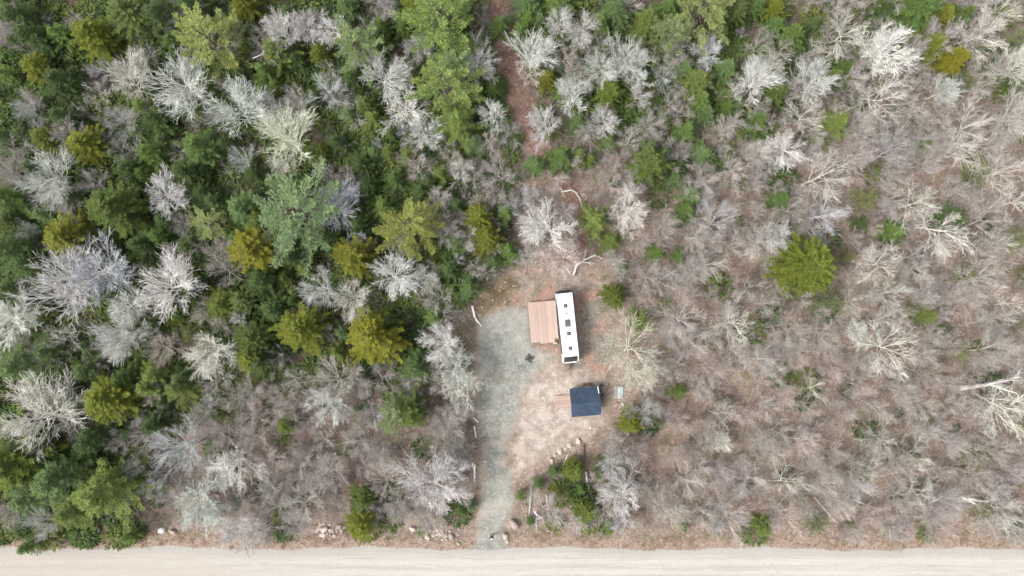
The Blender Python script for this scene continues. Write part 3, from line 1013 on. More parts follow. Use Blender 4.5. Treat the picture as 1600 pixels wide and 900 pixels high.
M_BRUSH = rand_mat("brush_twigs", [(0.46, 0.40, 0.355), (0.37, 0.31, 0.27), (0.54, 0.50, 0.46), (0.42, 0.345, 0.30), (0.60, 0.56, 0.52), (0.36, 0.28, 0.24)])
M_STICK = rand_mat("fallen_sticks", [(0.50, 0.45, 0.40), (0.30, 0.25, 0.22), (0.60, 0.57, 0.52), (0.20, 0.15, 0.12)])
M_LOW = rand_mat("low_green", [(0.085, 0.135, 0.040), (0.115, 0.155, 0.045), (0.060, 0.100, 0.036), (0.145, 0.170, 0.050)])
M_PEB = rand_mat("rubble_stone", [(0.45, 0.38, 0.33), (0.33, 0.29, 0.26), (0.52, 0.46, 0.41), (0.26, 0.22, 0.19)])
M_GRASS = rand_mat("dry_grass", [(0.46, 0.36, 0.27), (0.34, 0.25, 0.18), (0.30, 0.28, 0.13), (0.40, 0.27, 0.20)])


def recoloured(me, mat):
    c_ = me.copy()
    c_.materials.clear()
    c_.materials.append(mat)
    return c_


def fixed_foliage(name, col):
    m_ = foliage_mat(name)
    for n_ in list(m_.node_tree.nodes):
        if n_.type == 'OBJECT_INFO':
            rgb = m_.node_tree.nodes.new("ShaderNodeRGB")
            rgb.outputs[0].default_value = (*col, 1)
            for l_ in list(m_.node_tree.links):
                if l_.from_node == n_:
                    m_.node_tree.links.new(rgb.outputs[0], l_.to_socket)
    return m_


M_SAPB = bark_mat("sapling_bark", False, (0.62, 0.575, 0.53))
M_PALEB = bark_mat("pale_bark", False, (0.66, 0.65, 0.61))


def shrub(seed, n=26, hgt=1.5, spread=0.55, r=0.012):
    rg = np.random.default_rng(seed)
    az = rg.uniform(0, 6.283, n)
    an = np.abs(rg.normal(spread, 0.25, n))
    dr = np.stack([np.cos(az) * np.sin(an), np.sin(az) * np.sin(an), np.cos(an)], 1)
    st = np.stack([rg.normal(0, 0.12, n), rg.normal(0, 0.12, n), np.zeros(n) - 0.05], 1)
    L = rg.uniform(0.6, 1.15, n) * hgt
    p = grow(st, dr, L, 4, rg, 0.02, 0.13)
    q, lq, _, _ = spawn(p, L, 5, 0.3, 0.97, 0.6, 0.2, 0.42, rg, 3, 0.03, 0.15)
    V, Q = join([tubes(p, np.full(n, r * 1.5), np.full(n, r * 0.8)), tubes(q, np.full(len(q), r), np.full(len(q), r * 0.5))])
    return mesh_from("shrub", V, Q, M_BRUSH)


def stick(seed, L, r, nb, mat=None):
    rg = np.random.default_rng(seed)
    p = grow(np.array([[-L / 2, 0, r * 0.8]]), np.array([[1.0, 0, 0]]), np.array([L]), 6, rg, 0.0, 0.10)
    p[:, :, 2] = np.clip(p[:, :, 2], r * 0.5, 0.3)
    parts = [tubes(p, np.array([r]), np.array([r * 0.5]), 4)]
    if nb:
        q, _, _, _ = spawn(p, np.array([L]), nb, 0.3, 0.95, 0.7, 0.2, 0.35, rg, 4, 0.0, 0.2)
        q[:, :, 2] = np.clip(q[:, :, 2], 0.0, 0.5)
        parts.append(tubes(q, np.full(nb, r * 0.5), np.full(nb, r * 0.25), 3))
    V, Q = join(parts)
    return mesh_from("stick", V, Q, mat or M_STICK)


def tuft(seed, n=26, L=0.45, wdt=0.05, mat=None, flat=0.9):
    rg = np.random.default_rng(seed)
    az = rg.uniform(0, 6.283, n)
    an = np.abs(rg.normal(flat, 0.3, n))
    dr = np.stack([np.cos(az) * np.sin(an), np.sin(az) * np.sin(an), np.cos(an)], 1)
    st = np.stack([rg.normal(0, 0.08, n), rg.normal(0, 0.08, n), np.zeros(n)], 1)
    side = norm(np.cross(dr, np.array([0, 0, 1.0])))
    Lr = rg.uniform(0.6, 1.2, n) * L
    V, Q = kites(st, dr, side, Lr, np.full(n, wdt))
    return mesh_from("tuft", V, Q, mat)


def low_fir(seed):
    rg = np.random.default_rng(seed)
    n = 130
    az = rg.uniform(0, 6.283, n)
    rr = np.sqrt(rg.uniform(0, 1, n)) * 0.8
    z = (1 - rr) * rg.uniform(0.5, 1.1, n) * 0.9 + 0.05
    b = np.stack([np.cos(az) * rr, np.sin(az) * rr, z], 1)
    dr = norm(np.stack([np.cos(az), np.sin(az), rg.uniform(-0.2, 0.5, n)], 1) + rg.normal(0, 0.35, (n, 3)))
    side = norm(np.cross(dr, norm(np.array([0, 0, 1.0]) + rg.normal(0, 0.4, (n, 3)))))
    V, Q = kites(b, dr, side, rg.uniform(0.25, 0.5, n), rg.uniform(0.10, 0.18, n))
    return mesh_from("low_fir", V, Q, M_LOW)


def rnd_pts(n, seed, accept, z=0.0, lo=(-92, -58), hi=(92, 58)):
    rg = np.random.default_rng(seed)
    out = []
    tot = 0
    while tot < n:
        X = rg.uniform(lo[0], hi[0], n * 2)
        Y = rg.uniform(lo[1], hi[1], n * 2)
        a = accept(X, Y) > rg.uniform(0, 1, n * 2)
        q = np.stack([X[a], Y[a], relief(X[a], Y[a]) + z], 1)
        out.append(q)
        tot += len(q)
    return np.concatenate(out)[:n]


def lumpy(X, Y, s, seed):
    return 0.5 + 0.5 * np.sin(X * s + seed + 1.7 * np.sin(Y * s * 0.7 + seed * 2)) * np.sin(Y * s * 1.1 - seed + 1.5 * np.sin(X * s * 0.6))


def open_ground(X, Y, pad=0.5):
    f = np.minimum(np.minimum(road_sd(X, Y), sdist(Z_CLEAR, X, Y)), sdist(Z_DRIVE, X, Y))
    return np.clip((f - pad) / 1.2, 0, 1) * (Y > ROAD_BOT - 30)


def thin_out(X, Y):
    """sparser brush where the photograph shows open litter"""
    U = X * F / H + 800
    V = 450 - Y * F / H
    young = (U > 795) & (U < 955) & (V > 700) & (V < 850)
    south_east = 1 / (1 + np.exp(-(U - 980) / 40)) / (1 + np.exp(-(V - 430) / 40))
    k = np.where(young, 0.22, 1 - 0.42 * south_east)
    k = np.where((U > 1480) & (U < 1600) & (V > 575) & (V < 622), 0.08, k)
    return k * np.clip((road_sd(X, Y) - 2.2) / 2.5, 0.06, 1)


def acc_brush(X, Y):
    tr = np.clip((sdist(Z_TRAIL, X, Y) - 0.1) / 1.6, 0.02, 1)
    return open_ground(X, Y, 0.9) * tr * thin_out(X, Y) * (1 - 0.40 * forest_density(X, Y)) * (0.25 + 0.75 * lumpy(X, Y, 0.23, 1.3))


scatter("brushwood_undergrowth", rnd_pts(4300, 1, acc_brush), [shrub(i, 24, 1.5, 0.75, 0.0095 + 0.002 * (i % 3)) for i in range(7)], 0.5, 1.5,
        "low tangle of leafless pinkish-grey brushwood covering the woodland floor", "undergrowth", 1, 0.12)
scatter("bare_sapling_thicket", rnd_pts(850, 8, lambda X, Y: open_ground(X, Y, 1.2) * thin_out(X, Y) * np.clip((sdist(Z_TRAIL, X, Y) - 1) / 1.5, 0, 1)
        * (1 - 0.65 * forest_density(X, Y)) * (0.35 + 0.65 * lumpy(X, Y, 0.17, 3.3))), [recoloured(LIB[a_][b_][0], M_SAPB) for a_, b_ in (('L', 0), ('L', 3), ('P', 1), ('P', 3), ('L', 5), ('P', 0))], 0.30, 0.62,
        "thicket of slender leafless saplings between the larger bare trees", "undergrowth", 8, 0.1)
scatter("fallen_twigs_litter", rnd_pts(4200, 2, lambda X, Y: open_ground(X, Y, 0.1) * np.clip(sdist(Z_TRAIL, X, Y) / 1.5, 0.25, 1)),
        [stick(i, 2.2, 0.022 + 0.006 * (i % 3), 3 + i % 3) for i in range(7)], 0.4, 1.4,
        "fallen twigs and sticks littering the leaf-covered ground", "litter", 2, 0.03)
scatter("evergreen_undergrowth", rnd_pts(4600, 3, lambda X, Y: open_ground(X, Y, 0.8) * np.clip(sdist(Z_TRAIL, X, Y) / 2, 0, 1)
        * (0.035 + forest_density(X, Y) ** 1.5 + 0.2 * (thin_out(X, Y) < 0.23) * (road_sd(X, Y) > 3) * (X < 15) * (X > 0) * (Y > -39) * (Y < -24)) * (0.15 + 0.85 * lumpy(X, Y, 0.31, 4.1))),
        [low_fir(i) for i in range(5)], 0.6, 2.3, "low green seedlings and ground evergreens beneath the forest trees", "undergrowth", 3, 0.1)


def acc_verge(X, Y):
    r0 = road_sd(X, Y)
    c0 = np.abs(sdist(Z_CLEAR, X, Y) - 0.4)
    t0 = np.abs(sdist(Z_TRAIL, X, Y))
    v = np.maximum(np.exp(-((r0 - 1.3) / 1.1) ** 2), 0.5 * np.exp(-(c0 / 0.8) ** 2) * (r0 > 0))
    v = np.maximum(v, 0.25 * np.exp(-(t0 / 0.8) ** 2))
    v = np.maximum(v, 0.05 * (r0 > 1))
    return v * (r0 > 0.15) * (sdist(Z_DRIVE, X, Y) > 0.2) * (sdist(Z_SAND, X, Y) > -0.5) * (0.3 + 0.7 * lumpy(X, Y, 0.5, 2))


scatter("dry_grass", rnd_pts(5200, 4, acc_verge), [tuft(i, 22, 0.42, 0.035, M_GRASS) for i in range(5)], 0.5, 1.4,
        "dry tan grass tufts along the road verge and clearing edge", "grass", 4, 0.1)


# ------------------------------------------------------------------ stones
M_ROCK = simple("field_stone", (0.44, 0.38, 0.33), 0.9, 0, 0.22, 2.5, 0.02, True)


def rock_mesh(seed, sub=2):
    import bmesh
    bm = bmesh.new()
    bmesh.ops.create_icosphere(bm, subdivisions=sub, radius=1.0)
    rg = random.Random(seed)
    planes = [(Vector([rg.gauss(0, 1) for _ in range(3)]).normalized(), rg.uniform(0.55, 0.85)) for _ in range(9)]
    off = Vector((seed * 3.1, 1, 2))
    for v in bm.verts:
        for n_, d_ in planes:
            k = v.co.dot(n_) - d_
            if k > 0:
                v.co -= n_ * k
        v.co *= 1 + 0.12 * mnoise.noise(v.co * 1.8 + off)
        v.co.z = max(v.co.z, -0.35)
    me = bpy.data.meshes.new("stone")
    bm.to_mesh(me)
    bm.free()
    me.materials.append(M_ROCK)
    return me


ROCKS = [rock_mesh(i) for i in range(8)]


def pebble_variants():
    out = []
    for i in range(4):
        m_ = rock_mesh(30 + i, 1)
        m_.materials.clear()
        m_.materials.append(M_PEB)
        out.append(m_)
    return out


def acc_rubble(X, Y):
    r0 = road_sd(X, Y)
    U = X * F / H + 800
    k = 0.12 + 0.9 * np.exp(-((U - 515) / 22) ** 2) + 0.9 * np.exp(-((U - 690) / 38) ** 2) + 0.35 * np.exp(-((U - 620) / 40) ** 2) \
        + 0.4 * np.exp(-((U - 805) / 10) ** 2) + 0.15 * np.exp(-((U - 180) / 80) ** 2)
    m1 = np.clip(k, 0, 1) * np.exp(-((r0 - 1.9) / 1.3) ** 2) * (r0 > 0.2)
    m2 = 0.06 * (sdist(Z_CLEAR, X, Y) < 0) * (sdist(Z_DRIVE, X, Y) > 0)
    m3 = 0.22 * (np.abs(sdist(Z_CLEAR, X, Y)) < 0.8) * (r0 > 0)
    return np.maximum(np.maximum(m1 * (sdist(Z_DRIVE, X, Y) > 0.2), m2), m3)


scatter("stone_rubble", rnd_pts(1500, 5, acc_rubble, 0.0), pebble_variants(), 0.05, 0.17,
        "small stone rubble spread along the roadside and around the clearing", "rubble", 5, 0.3)

rock_list = [
 # u, v, radius m, tint, label, group
 (862, 720, .38, 1.15, "cream boulder at the left end of the boulder row", None), (867, 712, .32, 1.2, "second cream boulder from the row's left end", None),
 (875, 706, .46, 1.15, "broad cream boulder in the boulder row's middle", None), (884, 701, .36, 1.25, "round white boulder just right of the broad cream one", None),
 (890, 697, .42, 1.25, "white boulder at the upper bend of the boulder row", None), (904, 691, .48, 1.15, "large pinkish boulder at the right end of the boulder row", None),
 (903, 686, .3, 1.1, "small pinkish boulder behind the row's right end", None), (896, 698, .25, 1.0, "small grey stone between the row's last boulders", None),
 (923, 669, .22, 1.3, "small white stone below the shed roof", None), (929, 669, .18, 1.2, "smaller white stone beside the one below the shed", None),
 (979, 674, .6, 1.1, "long pale stone below the ragged conifer near the pallet", None), (973, 631, .35, 1.1, "pale stone just below the pallet", None),
 (804, 819, .85, 0.75, "flat grey boulder right of the driveway mouth", None), (789, 838, .55, 1.15, "pale stone at the driveway mouth's right corner", None),
 (792, 846, .4, 1.1, "smaller pale stone at the driveway mouth's lower corner", None),
 (178, 822, .55, 1.7, "large white boulder by the road at the left", None), (153, 829, .42, 1.5, "white boulder with a flat face left of the largest one", None),
 (167, 831, .2, 1.4, "small white stone between the white roadside boulders", None), (110, 832, .28, 1.3, "small white stone farthest left along the road", None),
 (253, 829, .6, 1.6, "upright white boulder beside dark green sprigs at the roadside", None), (270, 831, .55, 0.95, "grey flat stone right of the upright white boulder", None),
 (137, 838, .25, 1.2, "small tan stone in dark soil by the road", None),
 (398, 671, .5, 1.0, "pale grey slab of rock among brush left of the driveway", None),
 (758, 721, .22, 1.4, "small white stone on the driveway's left edge", None),
 (645, 826, .5, 1.25, "cream boulder left of the small green shrub by the road", None), (611, 827, .22, 1.2, "small upright pale stone in the verge", None),
 (583, 836, .36, 1.2, "pale stone right of the narrow olive conifer by the road", None), (507, 828, .6, 1.3, "largest cream boulder in the left rubble heap", None),
 (506, 836, .42, 1.3, "cream boulder at the bottom of the left rubble heap", None), (500, 826, .4, 1.1, "tan boulder on the left rubble heap's left side", None),
 (516, 829, .35, 1.1, "tan boulder on the left rubble heap's right side", None), (530, 822, .55, 0.95, "grey boulder beside the narrow olive conifer", None),
 (534, 830, .4, 0.9, "lower grey boulder beside the narrow olive conifer", None),
 (705, 838, .6, 0.85, "grey boulder at the right end of the roadside rubble", None), (697, 838, .5, 0.8, "grey boulder next to the rubble's right end", None),
 (668, 839, .45, 1.2, "cream boulder right of the small roadside shrub", None), (678, 836, .4, 1.15, "tan boulder in the middle of the right rubble heap", None),
 (684, 828, .33, 1.15, "tan boulder at the upper middle of the right rubble heap", None), (673, 829, .3, 1.2, "cream stone high in the right rubble heap", None),
 (688, 834, .38, 1.1, "tan boulder in the right rubble heap's right half", None),
 (716, 849, .35, 1.0, "stone at the road edge near the driveway", None),
]
heap = random.Random(5)
for _ in range(30):
    rock_list.append((heap.gauss(680, 17), heap.gauss(832, 5), heap.uniform(.16, .3), heap.uniform(.9, 1.3), "small cream or tan stone lying in the right rubble heap", "stones of the right rubble heap"))
for _ in range(22):
    rock_list.append((heap.gauss(513, 10), heap.gauss(827, 6), heap.uniform(.16, .3), heap.uniform(.9, 1.3), "small cream or tan stone lying in the left rubble heap", "stones of the left rubble heap"))
for u, v, r_, tn, lab, grp in rock_list:
    v = min(v, 852)
    me = random.choice(ROCKS)
    p = P(u, v, r_ * 0.3)
    o = link("boulder" if r_ > 0.3 else "stone", me, None, (p.x, p.y, r_ * 0.32))
    o.scale = (r_ * random.uniform(.95, 1.3), r_ * random.uniform(.75, 1.0), r_ * random.uniform(.6, .9))
    o.rotation_euler = (0, 0, random.uniform(0, 6.28))
    o.color = (tn, tn * 0.99, tn * 0.97, 1) if tn < 1.4 else (tn, tn * 1.12, tn * 1.25, 1)
    tag(o, lab, "rock", grp or "rocks round the clearing and roadside")


# ------------------------------------------------------------------ small box / mesh tools for the built things
class MB:
    def __init__(self):
        self.v, self.f = [], []

    def box(self, c, s, rz=0.0, rx=0.0, ry=0.0, bev=0.0):
        cx, cy, cz = c
        hx, hy, hz = s[0] / 2, s[1] / 2, s[2] / 2
        M = Matrix.Rotation(rz, 3, 'Z') @ Matrix.Rotation(ry, 3, 'Y') @ Matrix.Rotation(rx, 3, 'X')
        o = len(self.v)
        if bev <= 0:
            for dz in (-hz, hz):
                for dx, dy in ((-hx, -hy), (hx, -hy), (hx, hy), (-hx, hy)):
                    p = M @ Vector((dx, dy, dz))
                    self.v.append((cx + p.x, cy + p.y, cz + p.z))
            for q in ((3, 2, 1, 0), (4, 5, 6, 7), (0, 1, 5, 4), (1, 2, 6, 5), (2, 3, 7, 6), (3, 0, 4, 7)):
                self.f.append(tuple(o + i for i in q))
        else:
            rings = [(-hz, bev), (-hz + bev, 0), (hz - bev, 0), (hz, bev)]
            for z, i in rings:
                for dx, dy in ((-hx + i, -hy + i), (hx - i, -hy + i), (hx - i, hy - i), (-hx + i, hy - i)):
                    p = M @ Vector((dx, dy, z))
                    self.v.append((cx + p.x, cy + p.y, cz + p.z))
            self.f.append((o + 3, o + 2, o + 1, o))
            for r in range(3):
                for i in range(4):
                    a, b = o + r * 4 + i, o + r * 4 + (i + 1) % 4
                    self.f.append((a, b, b + 4, a + 4))
            self.f.append((o + 12, o + 13, o + 14, o + 15))
        return self

    def prism(self, pts, axis_, a, b):
        """extrude 2-D outline along axis 'x','y' or 'z' from a to b"""
        o = len(self.v)
        n = len(pts)
        for t in (a, b):
            for p, q in pts:
                self.v.append({'x': (t, p, q), 'y': (p, t, q), 'z': (p, q, t)}[axis_])
        self.f.append(tuple(o + i for i in range(n))[::-1])
        self.f.append(tuple(o + n + i for i in range(n)))
        for i in range(n):
            j = (i + 1) % n
            self.f.append((o + i, o + j, o + n + j, o + n + i))
        return self

    def cyl(self, a, b, r0, r1=None, n=12):
        a, b = Vector(a), Vector(b)
        r1 = r0 if r1 is None else r1
        t = (b - a).normalized()
        e1 = t.orthogonal().normalized()
        e2 = t.cross(e1)
        o = len(self.v)
        for c, r in ((a, r0), (b, r1)):
            for i in range(n):
                an = 2 * math.pi * i / n
                self.v.append(tuple(c + e1 * math.cos(an) * r + e2 * math.sin(an) * r))
        self.f.append(tuple(o + i for i in range(n))[::-1])
        self.f.append(tuple(o + n + i for i in range(n)))
        for i in range(n):
            j = (i + 1) % n
            self.f.append((o + i, o + j, o + n + j, o + n + i))
        return self

    def build(self, name, mat, parent=None, loc=None, smooth=False):
        import bmesh
        me = bpy.data.meshes.new(name)
        me.from_pydata(self.v, [], self.f)
        me.materials.append(mat)
        bm = bmesh.new()
        bm.from_mesh(me)
        bmesh.ops.recalc_face_normals(bm, faces=bm.faces)
        bm.to_mesh(me)
        bm.free()
        if smooth:
            me.polygons.foreach_set("use_smooth", [True] * len(me.polygons))
        me.update()
        return link(name, me, parent, loc)


def thing(name, label, cat, loc, rz=0.0, group=None):
    o = bpy.data.objects.new(name, None)
    o.empty_display_size = 0.5
    o.location = loc
    o.rotation_euler = (0, 0, rz)
    COL.objects.link(o)
    return tag(o, label, cat, group)


M_WHITE = simple("white_panel", (0.80, 0.80, 0.79), 0.35, 0, 0.03, 0.7)
M_ROOFW = simple("white_roof_membrane", (0.82, 0.82, 0.82), 0.5, 0, 0.04, 0.5)
M_BLACK = simple("black_plastic", (0.030, 0.031, 0.034), 0.5, 0, 0.1, 3)
M_GREYP = simple("grey_plastic", (0.105, 0.108, 0.115), 0.55, 0, 0.1, 3)
M_GLASS = simple("dark_glass", (0.02, 0.025, 0.032), 0.12, 0, 0.05, 1)
M_STEEL = simple("frame_steel", (0.05, 0.05, 0.055), 0.5, 0.6, 0.1, 3)
M_RUB = simple("tyre_rubber", (0.02, 0.02, 0.02), 0.9, 0, 0.1, 5)
M_RIM = simple("wheel_rim", (0.5, 0.5, 0.52), 0.35, 0.8, 0.05, 5)
M_ALU = simple("aluminium_trim", (0.55, 0.56, 0.58), 0.35, 0.7, 0.05, 3)
M_NAVY = simple("navy_metal_roofing", (0.045, 0.072, 0.112), 0.38, 0.2, 0.14, 0.9)
M_WOODW = simple("wall_boards", (0.30, 0.22, 0.15), 0.85, 0, 0.2, 3)
M_GREYW = simple("weathered_wood", (0.36, 0.37, 0.34), 0.9, 0, 0.18, 4, 0.01)
M_LOGB = simple("brown_log", (0.17, 0.125, 0.095), 0.95, 0, 0.3, 3, 0.02)
M_LOGW = simple("birch_log", (0.72, 0.70, 0.66), 0.85, 0, 0.18, 2.5)
M_CHAR = simple("charred_wood", (0.06, 0.057, 0.052), 0.95, 0, 0.3, 3, 0.02)


def deck_mat():
    t = NT("deck_boards")
    mp = t.n("ShaderNodeMapping")
    mp.inputs["Scale"].default_value = (9, 0.5, 1)
    t.l(t.objpos(), mp.inputs[0])
    g = t.noise(1.0, 4, 0.6, mp.outputs[0])
    oi = t.n("ShaderNodeObjectInfo")
    a = t.mix(oi.outputs["Random"], (0.345, 0.240, 0.195), (0.455, 0.345, 0.290))
    c = t.mix(t.ramp(g, 0.35, 0.7, 0, 0.45), a, (0.48, 0.38, 0.335))
    c = t.mix(t.ramp(t.noise(0.6, 4, 0.6, t.pos()), 0.52, 0.7, 0, 0.4), c, (0.34, 0.23, 0.19))
    t.l(c, t.b.inputs["Base Color"])
    t.b.inputs["Roughness"].default_value = 0.85
    return t.m


M_DECK = deck_mat()

# ------------------------------------------------------------------ travel trailer
def build_trailer():
    a = P(881.5, 458, 3.3)
    b = P(892.1, 557, 3.3)
    ctr = (a + b) / 2
    dirv = (b - a)
    L = dirv.length
    rz = math.atan2(dirv.y, dirv.x) + math.pi / 2      # local -Y = nose
    t = thing("travel_trailer", "long white travel trailer with dark roof vents parked beside the deck", "trailer", (ctr.x, ctr.y, 0.012), rz)
    W, h0, h1 = 2.36, 0.62, 3.28
    hl = L / 2
    nose = 1.0
    # body: side outline extruded across, nose raked forward
    m = MB()
    m.prism([(-hl, h1 - 0.06), (-hl + 0.06, h1), (hl - 0.10, h1), (hl, h1 - 0.12), (hl, h0), (-hl - nose, h0), (-hl - nose, 1.35), (-hl - nose + 0.12, 1.75)],
            'x', -W / 2, W / 2)
    m.build("body", M_WHITE, t)
    r = MB()
    r.box((0, 0.02, h1 + 0.03), (W - 0.05, L - 0.12, 0.06), bev=0.02)
    roof = r.build("roof", M_ROOFW, t)
    MB().box((-W / 2 + 0.02, 0, h1 + 0.02), (0.05, L - 0.1, 0.09)).build("roof_rail", M_ALU, t)
    MB().box((W / 2 - 0.02, 0, h1 + 0.02), (0.05, L - 0.1, 0.09)).build("roof_rail", M_ALU, t)

    def loc_of(u, v):
        p = P(u, v, 3.4)
        q = Matrix.Rotation(-rz, 3, 'Z') @ (Vector((p.x, p.y, 0)) - Vector((ctr.x, ctr.y, 0)))
        return q.x, q.y
    for (u, v) in ((883.6, 477.8), (889, 521.2), (891.2, 544.2)):
        x, y = loc_of(u, v)
        vb = MB().box((x, y, h1 + 0.09), (0.55, 0.55, 0.08), bev=0.02).build("roof_vent", M_BLACK, t)
        MB().box((x - 0.03, y, h1 + 0.155), (0.30, 0.34, 0.05), bev=0.015).build("vent_lid", M_GREYP, vb)
    x, y = loc_of(885.2, 490)
    pv = MB().cyl((x, y, h1 + 0.05), (x, y, h1 + 0.16), 0.14, 0.12, 14).build("plumbing_vent", M_BLACK, t)
    MB().cyl((x, y, h1 + 0.16), (x, y, h1 + 0.20), 0.07, 0.07, 12).build("vent_cap", M_BLACK, pv)
    x, y = loc_of(886.7, 505)
    ac = MB().box((x, y, h1 + 0.20), (0.74, 1.05, 0.28), bev=0.07).build("air_conditioner", M_GREYP, t)
    for k in range(5):
        MB().box((x, y - 0.25 + 0.12 * k, h1 + 0.345), (0.46, 0.035, 0.012)).build("louvre", M_BLACK, ac)
    x, y = loc_of(887.3, 516)
    MB().cyl((x, y, h1 + 0.05), (x, y, h1 + 0.13), 0.07, 0.05, 10).build("antenna_base", M_GREYP, t)
    # nose: dark windscreen panel on the rake, white mouldings either side
    y0, z0, y1, z1 = -hl - 0.02, h1 - 0.02, -hl - nose + 0.10, 1.80
    ang = math.atan2(z0 - z1, y0 - y1)
    ln = math.hypot(z0 - z1, y0 - y1)
    cy, cz = (y0 + y1) / 2, (z0 + z1) / 2
    fc = MB().box((0, cy - 0.03, cz + 0.03), (W - 0.34, ln * 0.93, 0.06), rx=ang, bev=0.015).build("front_window", M_GLASS, t)
    MB().box((-W / 2 + 0.09, cy - 0.05, cz + 0.05), (0.17, ln, 0.12), rx=ang, bev=0.03).build("nose_moulding", M_WHITE, t)
    MB().box((W / 2 - 0.09, cy - 0.05, cz + 0.05), (0.17, ln, 0.12), rx=ang, bev=0.03).build("nose_moulding", M_WHITE, t)
    MB().box((0, -hl - nose - 0.05, 1.62), (W - 0.5, 0.14, 0.16), bev=0.04).build("nose_lip", M_WHITE, t)
    MB().box((0, -hl - nose - 0.04, 1.0), (W - 0.2, 0.07, 0.55), bev=0.02).build("rock_guard", M_BLACK, t)
    MB().box((0, hl + 0.05, 2.10), (W - 0.06, 0.12, 2.26), bev=0.02).build("rear_cap", M_BLACK, t)
    MB().box((0, hl + 0.22, 0.72), (W - 0.2, 0.22, 0.16), bev=0.02).build("bumper", M_BLACK, t)
    # hitch
    hm = MB()
    hm.cyl((-0.75, -hl - nose + 0.3, 0.5), (0, -hl - nose - 0.95, 0.5), 0.05)
    hm.cyl((0.75, -hl - nose + 0.3, 0.5), (0, -hl - nose - 0.95, 0.5), 0.05)
    hm.cyl((0, -hl - nose - 0.6, 0.02), (0, -hl - nose - 0.6, 0.75), 0.04)
    hitch = hm.build("hitch", M_STEEL, t)
    MB().box((0, -hl - nose - 1.02, 0.52), (0.14, 0.26, 0.12), bev=0.03).build("coupler", M_STEEL, hitch)
    MB().cyl((-0.17, -hl - nose - 0.25, 0.53), (-0.17, -hl - nose - 0.25, 0.98), 0.15, 0.13, 14).build("gas_bottle", M_BLACK, t)
    MB().cyl((0.17, -hl - nose - 0.25, 0.53), (0.17, -hl - nose - 0.25, 0.98), 0.15, 0.13, 14).build("gas_bottle", M_BLACK, t)
    # chassis and wheels
    MB().box((-0.85, 0, 0.55), (0.1, L, 0.12)).box((0.85, 0, 0.55), (0.1, L, 0.12)).box((0, 1.3, 0.55), (1.6, 0.1, 0.1)).build("chassis", M_STEEL, t)
    for sx in (-1, 1):
        for yy in (0.85, 1.75):
            wh = MB().cyl((sx * (W / 2 - 0.24), yy, 0.35), (sx * (W / 2 - 0.02), yy, 0.35), 0.35, 0.34, 22).build("wheel", M_RUB, t)
            MB().cyl((sx * (W / 2 - 0.03), yy, 0.35), (sx * (W / 2 + 0.0), yy, 0.35), 0.20, 0.17, 16).build("rim", M_RIM, wh)
        MB().box((sx * (W / 2 + 0.012), 1.3, 0.80), (0.03, 2.0, 0.16), bev=0.01).build("wheel_arch", M_BLACK, t)
        for yy in (-hl + 0.4, hl - 0.5):
            MB().cyl((sx * 0.85, yy, 0.0), (sx * 0.85, yy, 0.5), 0.04).build("stabiliser_leg", M_STEEL, t)
    # deck side (local -X): awning, door, windows
    MB().cyl((-W / 2 - 0.09, -hl + 0.5, h1 - 0.12), (-W / 2 - 0.09, hl - 1.6, h1 - 0.12), 0.075, 0.075, 12).build("rolled_awning", M_BLACK, t)
    d = MB().box((-W / 2 - 0.015, -0.6, 1.75), (0.03, 0.72, 1.95), bev=0.01).build("door", M_WHITE, t)
    MB().box((-W / 2 - 0.04, -0.6, 2.3), (0.02, 0.4, 0.5)).build("door_window", M_GLASS, d)
    MB().box((-W / 2 - 0.045, -0.33, 1.7), (0.03, 0.07, 0.14)).build("handle", M_BLACK, d)
    for yy, ww in ((-2.6, 0.9), (1.0, 1.1), (3.2, 0.9)):
        wd = MB().box((-W / 2 - 0.012, yy, 2.25), (0.025, ww, 0.62), bev=0.008).build("window", M_GLASS, t)
        MB().box((-W / 2 - 0.02, yy, 1.92), (0.035, ww + 0.06, 0.035)).build("window_sill", M_BLACK, wd)
    for yy, ww in ((-2.6, 0.9), (0.2, 1.2), (3.4, 0.8)):
        wd = MB().box((W / 2 + 0.012, yy, 2.25), (0.025, ww, 0.62), bev=0.008).build("window", M_GLASS, t)
        MB().box((W / 2 + 0.02, yy, 1.92), (0.035, ww + 0.06, 0.035)).build("window_sill", M_BLACK, wd)
    MB().box((-W / 2 - 0.006, 0, 1.25), (0.012, L - 0.4, 0.22)).build("side_stripe", M_GREYP, t)
    MB().box((W / 2 + 0.006, 0, 1.25), (0.012, L - 0.4, 0.22)).build("side_stripe", M_GREYP, t)
    return t


trailer = build_trailer()


